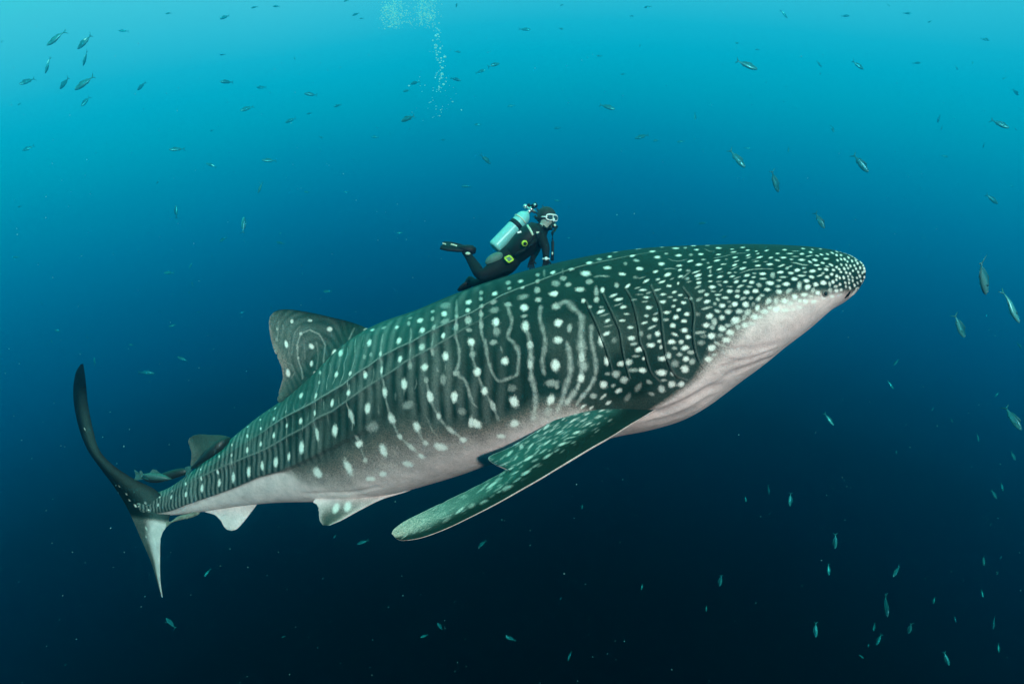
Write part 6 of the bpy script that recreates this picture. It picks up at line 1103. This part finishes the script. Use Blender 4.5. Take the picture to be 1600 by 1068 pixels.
    (436, 366, 440, 363, 'd', 'tiny dim fish, seventh from left among specks in the middle blue water, left', 'tiny fish far off in the mid blue'),
    (866, 313, 876, 314, 'd', 'tiny dim fish, leftmost of the specks in the upper blue water, centre right', 'tiny fish far off in the mid blue'),
    (1092, 349, 1104, 348, 'd', 'tiny dim fish, leftmost of the specks in the middle blue water, right', 'tiny fish far off in the mid blue'),
    (886, 372, 892, 371, 'd', 'lone tiny dim fish in the middle blue water, centre right', 'tiny fish far off in the mid blue'),
    (750, 195, 752, 194, 'd', 'tiny dim fish, rightmost of the specks in the upper blue water, centre left', 'tiny fish far off in the mid blue'),
    (1585, 200, 1590, 204, 'd', 'tiny dim fish, rightmost of the specks in the upper blue water, far right', 'tiny fish far off in the mid blue'),
    (1580, 289, 1583, 293, 'd', 'tiny dim fish, second from left among specks in the upper blue water, far right', 'tiny fish far off in the mid blue'),
    (200, 538, 210, 539, 'd', 'tiny dim fish, rightmost of the specks in the middle blue water, far left', 'tiny fish far off in the mid blue'),
    (308, 487, 313, 487, 'd', 'tiny dim fish, fourth from left among specks in the middle blue water, left', 'tiny fish far off in the mid blue'),
    (1555, 620, 1560, 612, 'd', 'tiny dim fish, second from left among specks in the middle blue water, far right', 'tiny fish far off in the mid blue'),
    (1535, 932, 1535, 921, 'p', 'tiny pale fish, seventh from left among specks in the bottom dark water, far right', 'tiny fish far off in the deep water'),
    (1366, 986, 1366, 972, 'p', 'tiny pale fish, third from left among specks in the bottom dark water, far right', 'tiny fish far off in the deep water'),
    (1560, 1018, 1561, 1005, 'p', 'tiny pale fish, rightmost of the specks in the bottom dark water, far right', 'tiny fish far off in the deep water'),
    (1295, 898, 1295, 880, 'p', 'tiny pale fish, third from left among specks in the lower dark water, right', 'tiny fish far off in the deep water'),
    (1494, 972, 1491, 962, 'p', 'tiny pale fish, fifth from left among specks in the bottom dark water, far right', 'tiny fish far off in the deep water'),
    (1530, 690, 1526, 676, 'p', 'tiny pale fish, fourth from left among specks in the lower dark water, far right', 'tiny fish far off in the deep water'),
    (1488, 660, 1486, 652, 'p', 'tiny pale fish, third from left among specks in the lower dark water, far right', 'tiny fish far off in the deep water'),
    (1569, 767, 1563, 753, 'p', 'tiny pale fish, rightmost of the specks in the lower dark water, far right', 'tiny fish far off in the deep water'),
    (520, 841, 526, 834, 'p', 'tiny pale fish, rightmost of the specks in the lower dark water, left', 'tiny fish far off in the deep water'),
    (887, 1030, 893, 1018, 'p', 'tiny pale fish, second from left among specks in the bottom dark water, centre right', 'tiny fish far off in the deep water'),
    (320, 899, 328, 889, 'p', 'tiny pale fish, leftmost of the specks in the lower dark water, left', 'tiny fish far off in the deep water'),
    (657, 994, 669, 992, 'p', 'tiny pale fish, leftmost of the specks in the bottom dark water, centre left', 'tiny fish far off in the deep water'),
    (790, 992, 797, 996, 'p', 'tiny pale fish, rightmost of the specks in the bottom dark water, centre left', 'tiny fish far off in the deep water'),
    (1002, 921, 1004, 912, 'p', 'tiny pale fish, rightmost of the specks in the bottom dark water, centre right', 'tiny fish far off in the deep water'),
    (1458, 943, 1460, 932, 'p', 'tiny pale fish, fourth from left among specks in the bottom dark water, far right', 'tiny fish far off in the deep water'),
    (1358, 1012, 1356, 1003, 'p', 'tiny pale fish, second from left among specks in the bottom dark water, far right', 'tiny fish far off in the deep water'),
    (1350, 1028, 1342, 1022, 'p', 'tiny pale fish, leftmost of the specks in the bottom dark water, far right', 'tiny fish far off in the deep water'),
    (1505, 908, 1506, 903, 'p', 'tiny pale fish, sixth from left among specks in the bottom dark water, far right', 'tiny fish far off in the deep water'),
    (1563, 872, 1565, 868, 'p', 'tiny pale fish, seventh from left among specks in the lower dark water, far right', 'tiny fish far off in the deep water'),
    (909, 795, 910, 788, 'p', 'tiny pale fish, leftmost of the specks in the lower dark water, centre right', 'tiny fish far off in the deep water'),
    (1044, 803, 1045, 800, 'p', 'tiny pale fish, rightmost of the specks in the lower dark water, centre right', 'tiny fish far off in the deep water'),
    (875, 937, 877, 932, 'p', 'tiny pale fish, leftmost of the specks in the bottom dark water, centre right', 'tiny fish far off in the deep water'),
    (1558, 898, 1559, 892, 'p', 'tiny pale fish, sixth from left among specks in the lower dark water, far right', 'tiny fish far off in the deep water'),
    (1165, 783, 1165, 775, 'p', 'tiny pale fish, leftmost of the specks in the lower dark water, right', 'tiny fish far off in the deep water'),
    (1202, 803, 1204, 801, 'p', 'tiny pale fish, second from left among specks in the lower dark water, right', 'tiny fish far off in the deep water'),
    (1401, 709, 1400, 703, 'p', 'tiny pale fish, leftmost of the specks in the lower dark water, far right', 'tiny fish far off in the deep water'),
    (1316, 626, 1318, 620, 'p', 'tiny pale fish, rightmost of the specks in the lower dark water, right', 'tiny fish far off in the deep water'),
    (1455, 641, 1460, 636, 'p', 'tiny pale fish, second from left among specks in the lower dark water, far right', 'tiny fish far off in the deep water'),
    (1103, 955, 1104, 945, 'p', 'lone tiny pale fish in the bottom dark water, right', 'tiny fish far off in the deep water'),
    (1547, 822, 1549, 816, 'p', 'tiny pale fish, fifth from left among specks in the lower dark water, far right', 'tiny fish far off in the deep water'),
    (100, 1040, 104, 1036, 'p', 'lone tiny pale fish in the bottom dark water, far left', 'tiny fish far off in the deep water'),
    (440, 995, 446, 993, 'p', 'lone tiny pale fish in the bottom dark water, left', 'tiny fish far off in the deep water'),
]



def place_fish(hx, hy, tx, ty, kind, label, group, seed):
    rnd = random.Random(seed)
    Lp = math.hypot(hx - tx, hy - ty)
    yaw = rnd.uniform(-.45, .45)                       # turned a little out of the picture plane
    size = rnd.uniform(.34, .42)
    Y = min(24.5, max(4.6, size * math.cos(yaw) * 1043. / Lp))
    c = at((hx + tx) / 2, (hy + ty) / 2, Y)
    size = Lp / 1043. * Y / math.cos(yaw)
    ang = math.atan2(ty - hy, tx - hx)                 # direction head -> tail in the picture, y down
    d = np.array([math.cos(ang) * math.cos(yaw), math.sin(yaw), -math.sin(ang) * math.cos(yaw)])
    up = np.array([0, rnd.uniform(-.25, .25), 1.]); up -= d * (up @ d)
    if np.linalg.norm(up) < .3: up = np.array([1. if rnd.random() < .5 else -1., 0, 0]); up -= d * (up @ d)
    up /= np.linalg.norm(up); side = np.cross(up, d)
    from mathutils import Matrix
    M = Matrix(((d[0] * size, side[0] * size, up[0] * size, c[0]), (d[1] * size, side[1] * size, up[1] * size, c[1]), (d[2] * size, side[2] * size, up[2] * size, c[2]), (0, 0, 0, 1)))
    if Lp >= 15:
        r = bpy.data.objects.new('fish', None); col.objects.link(r); r.matrix_world = M; r.empty_display_size = .05
        for nm, me in PROTO[kind, 1 + seed % 2 if kind == 'w' else seed % 4]:
            q = bpy.data.objects.new(nm, me); col.objects.link(q); q.parent = r
        if kind == 'w':
            q = bpy.data.objects.new('white_patch', W_PATCH); col.objects.link(q); q.parent = r
    else:
        r = bpy.data.objects.new('fish', SMALL[kind, seed % 4]); col.objects.link(r); r.matrix_world = M
    tag(r, label, 'fish', group)


for i, (hx, hy, tx, ty, kind, label, group) in enumerate(FISH):
    place_fish(hx, hy, tx, ty, kind, label, group, i + 11)


# ---------------------------------------------------------------- bubbles from the diver's breath
def make_bubbles():
    me0 = MB(); me0.ball((0, 0, 0), 1., 8, 5)
    bv = np.array(me0.V); rnd = random.Random(12)
    V = []; F4 = []
    pts = []
    for _ in range(900):                                # broad cloud by the surface
        k = rnd.random()
        x = rnd.gauss(612, 9) if k < .38 else (rnd.gauss(665, 9) if k < .72 else rnd.uniform(595, 680))
        y = rnd.gauss(18 if k < .72 else 26, 13)
        if y > 46: y = rnd.uniform(0, 40)
        pts.append((x, y, rnd.uniform(.0025, .0075) * (1.7 if rnd.random() < .06 else 1)))
    for _ in range(90):                                 # rising column
        y = rnd.uniform(36, 145); x = 684 + (y - 60) * .07 + rnd.gauss(0, 4.5)
        pts.append((x, y, rnd.uniform(.003, .010) * (1.7 if rnd.random() < .15 else 1)))
    for _ in range(34):
        y = rnd.uniform(120, 185); x = rnd.gauss(680, 17)
        pts.append((x, y, rnd.uniform(.003, .007)))
    for x, y, r in ((681, 56, .022), (684, 54, .016), (688, 76, .017), (680, 75, .014), (695, 89, .022), (691, 106, .019), (693, 96, .012), (639, 134, .013), (686, 136, .014), (707, 159, .011), (721, 172, .013), (687, 181, .012), (609, 42, .018), (613, 39, .014), (627, 22, .013), (673, 28, .015)):
        pts.append((x, y, r * .8))
    for x, y, r in pts:
        c = at(x, y, rnd.uniform(8.6, 9.6)); o = len(V) * 0
        n0 = sum(len(a) for a in V)
        sq = np.array([rnd.uniform(.9, 1.5), 1.1, rnd.uniform(.6, .9)])
        V.append(bv * r * sq + c)
        F4 += [tuple(i + n0 for i in f) for f in me0.F]
    me = bpy.data.meshes.new('bubbles'); me.from_pydata(np.concatenate(V).tolist(), [], F4)
    me.polygons.foreach_set('use_smooth', [True] * len(me.polygons)); me.update()
    m = bpy.data.materials.new('air_bubble'); m.use_nodes = True; b = m.node_tree.nodes['Principled BSDF']
    n = m.node_tree.nodes; lw = n.new('ShaderNodeLayerWeight'); lw.inputs[0].default_value = .35
    tr = n.new('ShaderNodeBsdfTransparent'); mx = n.new('ShaderNodeMixShader'); mr = n.new('ShaderNodeMapRange')
    mr.inputs[3].default_value = .55; mr.inputs[4].default_value = 1.0
    l = m.node_tree.links
    b.inputs['Base Color'].default_value = (.55, 1.0, 1.0, 1); b.inputs['Roughness'].default_value = .25
    l.new(lw.outputs['Facing'], mr.inputs[0]); l.new(mr.outputs[0], mx.inputs[0]); l.new(tr.outputs[0], mx.inputs[1])
    tl = n.new('ShaderNodeBsdfTranslucent'); tl.inputs[0].default_value = (1, 1, 1, 1); m2 = n.new('ShaderNodeMixShader'); m2.inputs[0].default_value = .55
    l.new(b.outputs[0], m2.inputs[1]); l.new(tl.outputs[0], m2.inputs[2]); l.new(m2.outputs[0], mx.inputs[2])
    l.new(mx.outputs[0], n['Material Output'].inputs['Surface'])
    o = link('bubbles', me, m)
    tag(o, 'plume of pale air bubbles rising to the surface', 'bubbles', None, 'stuff')


make_bubbles()


# ---------------------------------------------------------------- specks drifting in the water
def make_specks():
    rnd = random.Random(77); V = []; Fc = []
    tet = [(0, 0, 1), (.94, 0, -.33), (-.47, .82, -.33), (-.47, -.82, -.33)]
    for _ in range(900):
        Y = rnd.uniform(1.6, 9.0); x = rnd.uniform(-60, 1660); y = rnd.uniform(-40, 1110)
        c = at(x, y, Y); r = Y / 1043. * rnd.uniform(.25, .75) * (1.6 if rnd.random() < .06 else 1); n = len(V)
        V += [tuple(c + r * np.array(q) * (1, 1, rnd.uniform(.6, 1.6))) for q in tet]
        Fc += [(n, n + 1, n + 2), (n, n + 2, n + 3), (n, n + 3, n + 1), (n + 1, n + 3, n + 2)]
    me = bpy.data.meshes.new('plankton'); me.from_pydata(V, [], Fc); me.update()
    o = link('plankton', me, mat('plankton_speck', (.10, .42, .46), .7))
    tag(o, 'fine pale specks drifting through the sea water', 'plankton', None, 'stuff')


make_specks()
